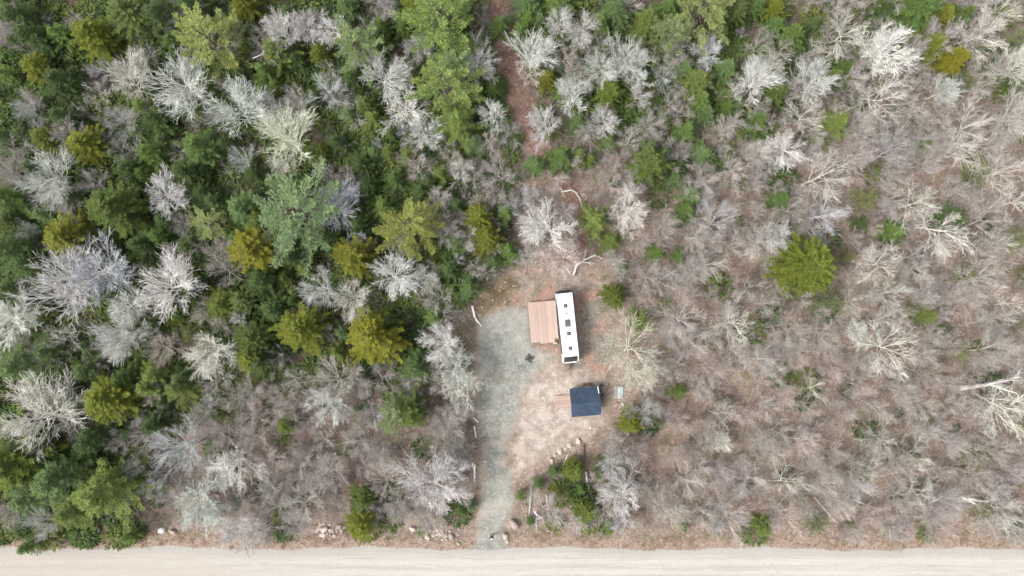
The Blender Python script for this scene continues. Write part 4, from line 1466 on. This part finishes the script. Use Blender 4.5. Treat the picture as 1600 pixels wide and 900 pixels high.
# ------------------------------------------------------------------ deck beside the trailer
def build_deck():
    zt = 0.72
    tl, tr_, br, bl = P(825.0, 473.7, zt), P(868.2, 468.9, zt), P(872.6, 532.2, zt), P(831.0, 535.6, zt)
    c = (tl + tr_ + br + bl) / 4
    ux = (tr_ - tl + br - bl).normalized()
    Wd = ((tr_ - tl).length + (br - bl).length) / 2
    Ld = ((bl - tl).length + (br - tr_).length) / 2
    dv = (bl - tl + br - tr_)
    rz = math.atan2(dv.y, dv.x) + math.pi / 2
    t = thing("timber_deck", "raised pinkish timber deck with long boards beside the white trailer", "deck", (c.x, c.y, 0.012), rz)
    n = 28
    bw = Wd / n
    me = None
    rr = random.Random(3)
    for i in range(n):
        x = -Wd / 2 + bw * (i + 0.5)
        extra = 0.22 if 9 <= i <= 23 else (-0.35 if i > 23 else 0.0)
        ln = Ld + extra
        o = MB().box((0, 0, 0), (bw - 0.012, 1.0, 0.036), bev=0.004).build("board", M_DECK, t) if me is None else link("board", me, t)
        me = o.data
        o.location = (x + rr.gauss(0, 0.001), -extra / 2 + rr.gauss(0, 0.015), zt - 0.03 + rr.gauss(0, 0.002))
        o.scale = (1, ln, 1)
    for y in (-Ld / 2 + 0.15, -Ld / 6, Ld / 6, Ld / 2 - 0.12):
        MB().box((0, y, zt - 0.14), (Wd - 0.04, 0.09, 0.17)).build("joist", M_WOODW, t)
        for x in (-Wd / 2 + 0.12, 0, Wd / 2 - 0.12):
            MB().box((x, y, (zt - 0.23) / 2), (0.12, 0.10, zt - 0.23)).build("post", M_WOODW, t)
    MB().box((-Wd / 2 - 0.02, 0, zt - 0.13), (0.036, Ld, 0.19)).build("fascia", M_DECK, t)
    MB().box((0, Ld / 2 + 0.025, zt - 0.13), (Wd, 0.036, 0.19)).build("fascia", M_DECK, t)
    # little step boxes at the lower right corner
    return t, rz, c, Wd, Ld


deck, drz, dc, DW, DL = build_deck()
q = P(867.3, 536.3, 0.3)
st = thing("wooden_steps", "small set of tan steps at the deck's lower corner by the trailer", "steps", (q.x, q.y, 0.012), drz)
M_STEP = simple("step_wood", (0.55, 0.43, 0.30), 0.85, 0, 0.15, 3)
for i, (x, z) in enumerate(((-0.17, 0.36), (0.17, 0.36))):
    MB().box((x, 0.0, z), (0.24, 0.30, 0.04), bev=0.005).build("tread", M_STEP, st)
MB().box((0, 0.15, 0.17), (0.62, 0.04, 0.34)).build("riser", M_WOODW, st)
MB().box((-0.31, 0, 0.17), (0.04, 0.26, 0.33)).box((0.31, 0, 0.17), (0.04, 0.26, 0.33)).build("side_panel", M_WOODW, st)


# ------------------------------------------------------------------ shed
def build_shed():
    zr = 2.9
    tl, tr_, br, bl = P(889.1, 607.7, 2.45), P(936.0, 603.7, 2.45), P(939.0, 648.2, 2.45), P(894.5, 652.0, 2.45)
    c = (tl + tr_ + br + bl) / 4
    dv = (tr_ - tl + br - bl)
    rz = math.atan2(dv.y, dv.x)
    Wd = ((tr_ - tl).length + (br - bl).length) / 2
    Ld = ((bl - tl).length + (br - tr_).length) / 2
    t = thing("shed", "small wooden shed with a ribbed navy metal gable roof", "shed", (c.x, c.y, 0.008), rz)
    ze, zg = 2.30, 3.15
    wl, ww = Ld / 2 - 0.35, Wd / 2 - 0.30
    # walls with gables, a real thickness
    th = 0.1
    MB().box((0, -wl + th / 2, 1.15), (2 * ww, th, 2.28)).build("wall", M_WOODW, t)
    MB().box((0, wl - th / 2, 1.15), (2 * ww, th, 2.28)).build("wall", M_WOODW, t)
    for sx in (-1, 1):
        xa, xb = sorted((sx * (ww - th), sx * ww))
        gz = 2.29 + (zg - 0.12 - ze) * (wl - th) / (Ld / 2)
        MB().prism([(-wl + th, 0.01), (wl - th, 0.01), (wl - th, 2.29), (0, gz), (-wl + th, 2.29)], 'x', xa, xb).build("gable_wall", M_WOODW, t)
    dr = MB().box((-ww - 0.03, -0.2, 1.1), (0.05, 0.95, 1.95), bev=0.01).build("door", M_GREYW, t)
    MB().cyl((-ww - 0.05, 0.18, 1.05), (-ww - 0.11, 0.18, 1.05), 0.03).build("handle", M_BLACK, dr)
    wn = MB().box((0.3, -wl - 0.02, 1.5), (0.8, 0.05, 0.7)).build("window", M_WHITE, t)
    MB().box((0.3, -wl - 0.05, 1.5), (0.66, 0.02, 0.56)).build("pane", M_GLASS, wn)
    # roof panels, ridge along x; the ridge lies a little above the middle
    yr = 0.0
    sl = math.atan2(zg - ze, Ld / 2)
    n = 5
    pw = Wd / n
    for side in (-1, 1):
        Ls = (Ld / 2) / math.cos(sl)
        for i in range(n):
            x0 = -Wd / 2 + pw * i
            m = MB()
            cy = side * Ld / 4
            cz = (ze + zg) / 2 + 0.03
            m.box((x0 + pw / 2, cy, cz), (pw - 0.004, Ls - 0.02, 0.03), rx=-side * sl)
            for k in range(4):
                xr = x0 + pw * (k + 0.5) / 4
                m.box((xr, cy, cz + 0.03), (0.055, Ls - 0.02, 0.05), rx=-side * sl)
            m.build("roof_panel", M_NAVY, t)
    MB().prism([(-0.16, zg - 0.02), (0, zg + 0.10), (0.16, zg - 0.02), (0, zg + 0.06)], 'x', -Wd / 2 - 0.01, Wd / 2 + 0.01).build("ridge_cap", M_NAVY, t)
    for sx in (-1, 1):
        for side in (-1, 1):
            MB().box((sx * (Wd / 2 + 0.02), side * Ld / 4, (ze + zg) / 2 - 0.02), (0.03, Ld / 2 / math.cos(sl) - 0.05, 0.16), rx=-side * sl).build("barge_board", M_NAVY, t)
    # pale scraps at the eaves as in the photograph
    return t, rz, c, Wd, Ld


shed, srz, sc_, SW, SL = build_shed()


def local_at(u, v, z, base):
    return P(u, v, z)


# porch platform on the shed's left
p1, p2 = P(867.1, 628.5, 0.3), P(892.5, 627.2, 0.3)
pc = P(879.6, 627.6, 0.3)
t = thing("shed_platform", "low pink plank platform in front of the shed's left side", "platform", (pc.x, pc.y, 0.008), srz)
me = None
rr = random.Random(9)
for i in range(13):
    o = MB().box((0, 0, 0), (2.45, 0.128, 0.035), bev=0.004).build("board", M_DECK, t) if me is None else link("board", me, t)
    me = o.data
    o.location = (rr.gauss(0, 0.012), -0.84 + 0.14 * i, 0.27)
for x in (-1.1, 0, 1.1):
    MB().box((x, 0, 0.16), (0.08, 1.75, 0.17)).build("joist", M_WOODW, t)
for x in (-1.1, 1.1):
    for y in (-0.8, 0.8):
        MB().box((x + 0.09, y, 0.12), (0.09, 0.09, 0.24)).build("post", M_WOODW, t)

# pale step at the shed's back
q = P(917, 601.8, 0.5)
t = thing("back_step", "reddish plank step with a pale edge behind the shed's back wall", "step", (q.x, q.y, 0.008), srz)
M_RED = simple("red_stained_wood", (0.20, 0.10, 0.085), 0.85, 0, 0.2, 4)
for i in range(3):
    MB().box((0, -0.12 + 0.17 * i, 0.5), (1.15, 0.155, 0.035)).build("board", M_RED, t)
MB().box((0, -0.25, 0.52), (1.1, 0.06, 0.05)).build("edge_strip", M_WHITE, t)
for x in (-0.45, 0.45):
    MB().box((x, 0.02, 0.24), (0.1, 0.5, 0.48)).build("support", M_WOODW, t)
# pole beside it
q = P(923.3, 600.0, 0.8)
o = MB().cyl((0, 0, 0), (0.06, -0.03, 2.3), 0.05, 0.04, 10).build("wooden_pole", M_BLACK, None, (q.x, q.y, 0.0))
tag(o, "short black pole standing at the shed's back corner", "pole")

# black barbecue on the shed's right side
q = P(940.5, 608.0, 0.8)
t = thing("barbecue", "black covered barbecue standing against the shed's right wall", "barbecue", (q.x, q.y, 0.008), srz)
fb = MB().box((0, 0, 0.78), (0.55, 1.0, 0.28), bev=0.04).build("firebox", M_BLACK, t)
lid = MB().prism([(-0.26, 0.92), (0.26, 0.92), (0.22, 1.10), (0.08, 1.18), (-0.12, 1.18), (-0.24, 1.08)], 'y', -0.46, 0.46).build("lid", M_GREYP, t)
MB().cyl((0.27, -0.3, 1.02), (0.27, 0.3, 1.02), 0.02).build("handle", M_ALU, lid)
for sy in (-1, 1):
    MB().box((0, sy * 0.72, 0.88), (0.45, 0.34, 0.03), bev=0.008).build("side_shelf", M_BLACK, t)
    for sx in (-1, 1):
        MB().box((sx * 0.22, sy * 0.42, 0.32), (0.05, 0.05, 0.64)).build("leg", M_BLACK, t)
# propane-like dark bin further along the wall
q = P(941.2, 622, 0.5)
t = thing("black_bin", "black round-topped bin below the barbecue beside the shed", "bin", (q.x, q.y, 0.008), srz)
MB().cyl((0, 0, 0), (0, 0, 0.78), 0.24, 0.29, 18).build("drum", M_BLACK, t)
ld = MB().cyl((0, 0, 0.78), (0, 0, 0.83), 0.31, 0.27, 18).build("lid", M_GREYP, t)
MB().box((0, 0, 0.85), (0.2, 0.04, 0.04)).build("handle", M_BLACK, ld)
# white flashing strip leaning on roof edge
q = P(934.6, 608.8, 2.60)
o = MB().box((0, 0, 0), (0.12, 1.05, 0.05), rz=srz + R(3), rx=R(-20), bev=0.01).build("white_board", M_WHITE, None, (q.x, q.y, 2.72))
tag(o, "narrow white board lying on the navy roof's upper right corner", "board")

# pallet
q = P(967.2, 613.5, 0.15)
t = thing("pallet", "weathered grey-green wooden pallet on bare ground right of the shed", "pallet", (q.x, q.y, 0.008), R(-1.5))
me = None
for i in range(7):
    o = MB().box((0, 0, 0), (1.36, 0.235, 0.022), bev=0.003).build("board", M_GREYW, t) if me is None else link("board", me, t)
    me = o.data
    o.location = (rr.gauss(0, 0.01), -0.81 + 0.27 * i, 0.135)
for x in (-0.6, 0, 0.6):
    MB().box((x, 0, 0.075), (0.09, 1.86, 0.09)).build("stringer", M_GREYW, t)
for y in (-0.8, 0, 0.8):
    MB().box((0, y, 0.018), (1.34, 0.14, 0.02)).build("bottom_board", M_GREYW, t)
M_PALE = simple("faded_board", (0.50, 0.58, 0.55), 0.9, 0, 0.15, 4)
MB().box((-0.02, -0.02, 0.165), (0.25, 1.6, 0.02)).build("top_board", M_PALE, t)
MB().box((0.38, 0.3, 0.165), (0.22, 0.9, 0.02)).build("top_board", M_PALE, t)

# ------------------------------------------------------------------ burnt fire spot on the gravel
q = P(828, 559.5)
t = thing("fire_pit", "black burnt patch of ash and charred sticks on the grey gravel", "fire pit", (q.x, q.y, 0.0))
M_ASH = simple("ash", (0.120, 0.115, 0.100), 1.0, 0, 0.35, 3, 0.02)
rg_ = random.Random(4)
pts = []
for i in range(40):
    an = 2 * math.pi * i / 40
    rad = 0.62 + 0.22 * math.sin(an * 4 + 0.6) + rg_.uniform(-0.12, 0.12)
    pts.append((math.cos(an) * rad, math.sin(an) * rad))
m = MB()
m.v = [(0, 0, 0.05)] + [(x * 0.55, y * 0.55, 0.042) for x, y in pts] + [(x, y, 0.018) for x, y in pts]
for i in range(40):
    j = (i + 1) % 40
    m.f += [(0, 1 + i, 1 + j), (1 + i, 41 + i, 41 + j, 1 + j)]
m.build("ash_bed", M_ASH, t)
for i in range(9):
    an = rg_.uniform(0, 3.14)
    l_ = rg_.uniform(0.3, 0.75)
    cx_, cy_ = rg_.gauss(0, 0.22), rg_.gauss(0, 0.22)
    MB().cyl((cx_ - math.cos(an) * l_, cy_ - math.sin(an) * l_, 0.06), (cx_ + math.cos(an) * l_ * 0.5, cy_ + math.sin(an) * l_ * 0.5, 0.11), 0.05, 0.035, 7).build("charred_stick", M_CHAR, t)


# ------------------------------------------------------------------ logs and fallen trunks
def fallen(pts, r0, r1, mat, name, label, cat="log", branches=0, seed=0, z=None, group=None, fork=0.4):
    rg = np.random.default_rng(seed + 50)
    W_ = np.array([list(P(u, v, (z or 0.0))) for u, v in pts], float)
    # resample
    tt = np.linspace(0, len(W_) - 1, 10)
    i0 = np.minimum(tt.astype(int), len(W_) - 2)
    f = (tt - i0)[:, None]
    L_ = W_[i0] * (1 - f) + W_[i0 + 1] * f
    if len(W_) > 2:
        L_[1:-1] = (L_[:-2] + 2 * L_[1:-1] + L_[2:]) / 4
    L_[:, :2] += rg.normal(0, 0.03, (10, 2))
    L_[:, 2] = r0 * 0.8 + (z or 0) + 0.01
    base = L_[0].copy()
    base[2] = 0
    P1 = (L_ - base)[None]
    length = np.array([np.linalg.norm(np.diff(L_, axis=0), axis=1).sum()])
    root = thing(name, label, cat, tuple(base), 0.0, group)
    V, Q = tubes(P1, np.array([r0]), np.array([r1]), 8)
    me_ = mesh_from("stem", V, Q, mat, True)
    # end caps
    link("stem", me_, root)
    e0 = MB().cyl(tuple(P1[0, 0] - norm(P1[0, 1] - P1[0, 0]) * 0.015), tuple(P1[0, 0] + norm(P1[0, 1] - P1[0, 0]) * 0.01), r0 * 1.02, r0 * 1.02, 8)
    e0.build("cut_end", M_STEP, root)
    if branches:
        b, lb, _, _ = spawn(P1, length, branches, 0.35, 0.98, 0.55, 0.15, fork, rg, 5, 0.06, 0.12)
        c_, lc, _, _ = spawn(b, lb, 5, 0.3, 0.97, 0.6, 0.2, 0.5, rg, 4, 0.05, 0.15)
        d_, _, _, _ = spawn(c_, lc, 4, 0.3, 0.97, 0.6, 0.2, 0.5, rg, 3, 0.05, 0.15)
        b[..., 2] = np.maximum(b[..., 2], 0.05); c_[..., 2] = np.maximum(c_[..., 2], 0.05); d_[..., 2] = np.maximum(d_[..., 2], 0.04)
        V, Q = join([tubes(b, np.full(len(b), r1 * 1.0), np.full(len(b), r1 * 0.4), 4), tubes(c_, np.full(len(c_), r1 * 0.45), np.full(len(c_), 0.02), 3),
                     tubes(d_, np.full(len(d_), 0.022), np.full(len(d_), 0.012), 3)])
        link("branches", mesh_from("branches", V, Q, mat), root)
    return root


fallen([(1498, 607), (1540, 601), (1590, 588)], 0.32, 0.20, M_LOGW, "fallen_birch", "white birch trunk fallen among brush near the photo's right edge", branches=7, seed=1, z=1.9)
fallen([(1510, 778), (1545, 785), (1580, 784)], 0.21, 0.09, M_LOGW, "fallen_birch", "long white birch stem leaning right, upper of two near the road", branches=8, seed=2, z=2.2)
fallen([(1502, 776), (1540, 795), (1575, 818)], 0.15, 0.08, M_LOGW, "fallen_birch", "long white birch stem leaning down right toward the road", branches=8, seed=3, z=2.0)
fallen([(896, 430), (901, 414), (912, 406), (932, 399)], 0.19, 0.10, M_LOGW, "fallen_birch", "bent pale trunk lying at the top of the clearing", branches=5, seed=4, z=0.3)
fallen([(911, 693), (911, 735), (917, 760), (929, 785)], 0.22, 0.12, M_LOGB, "fallen_log", "long brown log running down from the boulder row", seed=5)
fallen([(915, 737), (918, 757), (928, 783)], 0.13, 0.07, M_LOGW, "fallen_log", "pale thin log lying along the long brown log's lower half", seed=6, z=0.35)
fallen([(830, 760), (829, 785), (827, 803)], 0.19, 0.14, M_GREYW, "fallen_log", "short greyish log in reddish leaves right of the driveway", seed=7)
fallen([(838, 797), (838, 830)], 0.07, 0.04, M_LOGW, "fallen_pole", "thin pale pole lying below the white board", seed=8)
fallen([(853, 773), (857, 800), (855, 830)], 0.06, 0.04, M_LOGW, "fallen_pole", "thin curved pole left of the lilac brush patch", seed=9)
fallen([(879, 728), (887, 710)], 0.09, 0.05, M_LOGW, "fallen_pole", "pale branch lying just below the boulder row", seed=10, branches=2)
for i, (a, b, lab) in enumerate([((739, 652), (748, 660), "short pale log slanting at the driveway's left edge, topmost of its stack"),
                                 ((741, 665), (744, 684), "pale log below the slanting one on the driveway's left edge"),
                                 ((733, 684), (736, 710), "grey log second from the top along the driveway's left edge"),
                                 ((730, 662), (735, 680), "brown log lying in brush beside the driveway logs"),
                                 ((738, 722), (743, 745), "white log at the lower end of the driveway log line"),
                                 ((742, 725), (741, 752), "thin pale log beside the white one by the driveway"),
                                 ((731, 655), (742, 672), "brown log crossing behind the topmost driveway log")]):
    fallen([a, b], 0.14 if i % 2 else 0.11, 0.09, M_LOGW if i in (0, 1, 4, 5) else M_LOGB, "fallen_log", lab, seed=20 + i, z=0.1, group="logs along the driveway edge")
fallen([(738, 478), (742, 497), (753, 510)], 0.2, 0.12, M_LOGW, "fallen_log", "pale rotten log curving at the gravel's top left corner", seed=31)
fallen([(876, 300), (895, 296), (905, 308), (910, 325)], 0.12, 0.06, M_LOGW, "fallen_log", "curved pale branch lying across the dirt trail", seed=32, branches=2)
fallen([(885, 285), (906, 303)], 0.1, 0.08, M_LOGB, "fallen_log", "brown log beside the curved branch on the dirt trail", seed=33)
fallen([(876, 292), (884, 310)], 0.12, 0.08, M_STEP, "fallen_log", "cut tan log end at the dirt trail's left side", seed=34)
fallen([(1068, 645), (1075, 630)], 0.14, 0.08, M_LOGB, "fallen_log", "dark short log below the small green fir right of the pallet", seed=35)
fallen([(1330, 780), (1372, 795)], 0.08, 0.04, M_LOGW, "fallen_pole", "thin pale straight stick in brown litter near the road", seed=36, z=0.4)
fallen([(1272, 777), (1305, 815)], 0.07, 0.04, M_LOGW, "fallen_pole", "long thin pale stick slanting toward the road", seed=37, z=0.5)
fallen([(540, 690), (575, 655)], 0.12, 0.08, M_LOGB, "fallen_log", "dark log slanting through brush left of the driveway", seed=38)
fallen([(400, 672), (445, 650)], 0.16, 0.08, M_LOGB, "fallen_log", "grey-brown log beside the pale rock slab in the brush", seed=39)
fallen([(820, 770), (822, 790)], 0.08, 0.06, M_LOGB, "fallen_pole", "short dark stick beside the greyish log", seed=40)
fallen([(395, 92), (412, 84), (428, 97)], 0.12, 0.05, M_LOGW, "fallen_birch", "dead white snag with forked arms among upper left evergreens", seed=41, z=4.0, branches=6, fork=0.5)
fallen([(250, 665), (215, 690)], 0.05, 0.04, M_LOGB, "fallen_pole", "thin brown stick under the left evergreens", seed=42)
fallen([(1190, 512), (1160, 530)], 0.08, 0.05, M_LOGW, "fallen_pole", "pale crooked branch lying in brush below the lone conifer", seed=43, branches=3, z=0.3)

q = P(872, 400, 0.3)
pile = thing("brush_pile", "tangled pile of pale pinkish cut branches at the clearing's top edge", "brush pile", (q.x, q.y, 0.0))
M_CUT = simple("cut_branches", (0.50, 0.42, 0.38), 0.9, 0, 0.2, 2.0)
cut = [stick(700 + i, 3.6, 0.05, 6, M_CUT) for i in range(4)]
rb_ = random.Random(21)
for i in range(18):
    o = link("branch", cut[i % 4], pile, (rb_.gauss(0, 1.6), rb_.gauss(0, 0.9), 0.05 + 0.06 * (i // 3)))
    o.rotation_euler = (0, rb_.gauss(0, 0.05), rb_.uniform(0, 6.28))
    s_ = rb_.uniform(0.6, 1.1)
    o.scale = (s_, s_, s_)

# white board leaning in the brush near the driveway end
q = P(842, 805, 0.5)
t = thing("scrap_panel", "bent white scrap panel in the brush right of the driveway", "panel", (q.x, q.y, 0.0), R(20))
m = MB()
out = [(-0.45, 0.95), (-0.30, 0.98), (-0.05, 0.25), (0.55, -0.35), (0.40, -0.52), (-0.40, -0.55), (-0.25, 0.10)]
m.prism(out, 'z', 0.5, 0.53)
o = m.build("sheet", M_WHITE, t)
o.rotation_euler = (R(12), R(-10), 0)
for x, y in ((-0.3, -0.4), (0.35, -0.35), (-0.2, 0.3)):
    MB().cyl((x, y, 0), (x, y, 0.5), 0.04).build("support", M_LOGB, t)


# ------------------------------------------------------------------ person in the driveway mouth
def skin_body(name, joints, edges, mat, parent, sub=1):
    me = bpy.data.meshes.new(name)
    me.from_pydata([j[0] for j in joints], edges, [])
    me.materials.append(mat)
    o = link(name, me, parent)
    md = o.modifiers.new("skin", 'SKIN')
    md.use_smooth_shade = True
    me.skin_vertices.new(name="")if not me.skin_vertices else None
    for i, j in enumerate(joints):
        s_ = me.skin_vertices[0].data[i]
        r_ = j[1]
        s_.radius = (r_, r_) if isinstance(r_, (int, float)) else r_
        s_.use_root = (i == 0)
    ss = o.modifiers.new("sub", 'SUBSURF')
    ss.levels = ss.render_levels = sub
    return o


M_SKIN = simple("skin", (0.50, 0.32, 0.24), 0.6, 0, 0.05, 5)
M_JACK = simple("dark_jacket", (0.025, 0.028, 0.035), 0.85, 0, 0.1, 5)
M_TROU = simple("dark_trousers", (0.020, 0.022, 0.028), 0.85, 0, 0.1, 5)
M_CAP = simple("pale_cap", (0.75, 0.76, 0.76), 0.8, 0, 0.04, 5)
M_HAIR = simple("brown_hair", (0.06, 0.04, 0.03), 0.8, 0, 0.2, 8)
M_BOOT = simple("boots", (0.05, 0.04, 0.035), 0.7, 0, 0.1, 8)
q = P(768.8, 836.0, 0)
pt = thing("person", "person in dark clothes and pale cap standing at the driveway mouth", "person", (q.x, q.y, 0.012), R(15))
# facing local +Y (toward the clearing), holding a controller
J, E = [], []


def jt(p, r, par=None):
    J.append((p, r))
    if par is not None:
        E.append((par, len(J) - 1))
    return len(J) - 1


pel = jt((0, 0, 0.95), 0.13)
sp1 = jt((0, 0.01, 1.15), 0.115, pel)
ch = jt((0, 0.0, 1.36), 0.135, sp1)
nk = jt((0, 0.0, 1.50), 0.055, ch)
hd0 = jt((0, 0.02, 1.58), 0.07, nk)
hd1 = jt((0, 0.03, 1.66), 0.095, hd0)
hd2 = jt((0, 0.01, 1.72), 0.08, hd1)
for sx in (-1, 1):
    hp = jt((sx * 0.10, 0, 0.88), 0.09, pel)
    kn = jt((sx * 0.15, 0.02, 0.49), 0.062, hp)
    an_ = jt((sx * 0.19, 0.0, 0.09), 0.042, kn)
    jt((sx * 0.20, 0.14, 0.045), 0.04, an_)
    sh = jt((sx * 0.19, 0, 1.40), 0.065, ch)
    el_ = jt((sx * 0.27, 0.06, 1.14), 0.045, sh)
    wr = jt((sx * 0.11, 0.27, 1.10), 0.028, el_)
    pm = jt((sx * 0.085, 0.33, 1.105), 0.034, wr)
    for f_ in range(4):
        fz = 1.135 - 0.021 * f_
        l_ = (0.085, 0.095, 0.09, 0.07)[f_]
        k1 = jt((sx * 0.085, 0.36, fz), 0.0095, pm)
        k2 = jt((sx * 0.070, 0.36 + l_ * 0.5, fz), 0.009, k1)
        jt((sx * 0.035, 0.36 + l_ * 0.45, fz - 0.003), 0.008, k2)
    th_ = jt((sx * 0.065, 0.335, 1.14), 0.011, pm)
    jt((sx * 0.045, 0.365, 1.155), 0.009, th_)
skin_body("body", J, E, M_SKIN, pt)
nose_ = MB().prism([(-0.012, 1.62), (0.012, 1.62), (0.0, 1.665)], 'y', 0.10, 0.140)
nose_.build("nose", M_SKIN, pt)
for sx in (-1, 1):
    MB().cyl((sx * 0.035, 0.108, 1.672), (sx * 0.035, 0.124, 1.672), 0.011, 0.009, 8).build("eye", M_BLACK, pt)
    MB().cyl((sx * 0.088, 0.02, 1.65), (sx * 0.105, 0.015, 1.655), 0.022, 0.026, 8).build("ear", M_SKIN, pt)
MB().box((0, 0.118, 1.595), (0.05, 0.012, 0.012)).build("mouth", M_RED, pt)
# clothing shells
JJ = [((0, 0, 0.93), 0.150), ((0, 0.01, 1.15), 0.150), ((0, 0, 1.37), 0.160), ((0, 0, 1.47), 0.085)]
EE = [(0, 1), (1, 2), (2, 3)]
for sx in (-1, 1):
    n0 = len(JJ)
    JJ += [((sx * 0.20, 0, 1.40), 0.085), ((sx * 0.28, 0.06, 1.14), 0.065), ((sx * 0.125, 0.245, 1.10), 0.045)]
    EE += [(2, n0), (n0, n0 + 1), (n0 + 1, n0 + 2)]
skin_body("jacket", JJ, EE, M_JACK, pt)
JJ, EE = [((0, 0, 0.94), 0.145)], []
for sx in (-1, 1):
    n0 = len(JJ)
    JJ += [((sx * 0.10, 0, 0.86), 0.108), ((sx * 0.15, 0.02, 0.49), 0.080), ((sx * 0.19, 0.0, 0.11), 0.060)]
    EE += [(0, n0), (n0, n0 + 1), (n0 + 1, n0 + 2)]
skin_body("trousers", JJ, EE, M_TROU, pt)
for sx in (-1, 1):
    MB().box((sx * 0.20, 0.06, 0.05), (0.11, 0.29, 0.10), bev=0.03).build("boot", M_BOOT, pt)
m = MB().cyl((0, 0.01, 1.69), (0, 0.01, 1.765), 0.118, 0.107, 16).cyl((0, 0.01, 1.765), (0, 0.01, 1.80), 0.107, 0.05, 16)
cp = m.build("cap", M_CAP, pt, smooth=False)
MB().prism([(-0.09, 0.10), (0.09, 0.10), (0.06, 0.20), (-0.06, 0.20)], 'z', 1.70, 1.715).build("cap_peak", M_CAP, cp)
MB().cyl((0, -0.035, 1.58), (0, -0.03, 1.70), 0.088, 0.10, 12).build("hair", M_HAIR, pt)
rc = MB().box((q.x, q.y, 0), (0.001, 0.001, 0.001))
rc = MB().box((0, 0, 0), (0.13, 0.08, 0.035), bev=0.01).build("remote_controller", M_GREYP, None)
v_ = Matrix.Rotation(R(15), 3, 'Z') @ Vector((0, 0.385, 0))
rc.location = (q.x + v_.x, q.y + v_.y, 1.115 + 0.012)
rc.rotation_euler = (R(15), 0, R(15))
tag(rc, "small grey remote controller held by the person in both hands", "controller")


# ------------------------------------------------------------------ woods carrying on outside the frame
def fringe():
    rg = np.random.default_rng(77)
    pts, which = [], []
    while len(pts) < 620:
        x, y = rg.uniform(-140, 140), rg.uniform(-100, 100)
        if abs(x) < 84 and -50 < y < 49:
            continue
        if float(road_sd(np.array([x]), np.array([y]))[0]) < 4:
            continue
        if -12 < x < 4 and y > 40:
            continue
        pts.append((x, y, 0.0))
    return np.array(pts)


FG, FY = fixed_foliage("fir_needles", TINT['G'][0]), fixed_foliage("spruce_needles", TINT['Y'][1])
srcs = [recoloured(LIB['W'][0][0], M_PALEB)] + [recoloured(LIB[a_][b_][0], M_SAPB) for a_, b_ in (('P', 1), ('P', 2), ('L', 2), ('P', 0))] \
    + [recoloured(LIB['G'][0][0], FG), recoloured(LIB['G'][1][0], FG), recoloured(LIB['Y'][1][0], FY)]
scatter("surrounding_forest", fringe(), srcs, 0.45, 0.95, "mixed bare and evergreen woods carrying on beyond the photo's edges", "forest", 9, 0.0)
print("trees", len(records), "fill", n_fir, n_bare, "shared labels", sum(v for v in used.values() if v > 1))
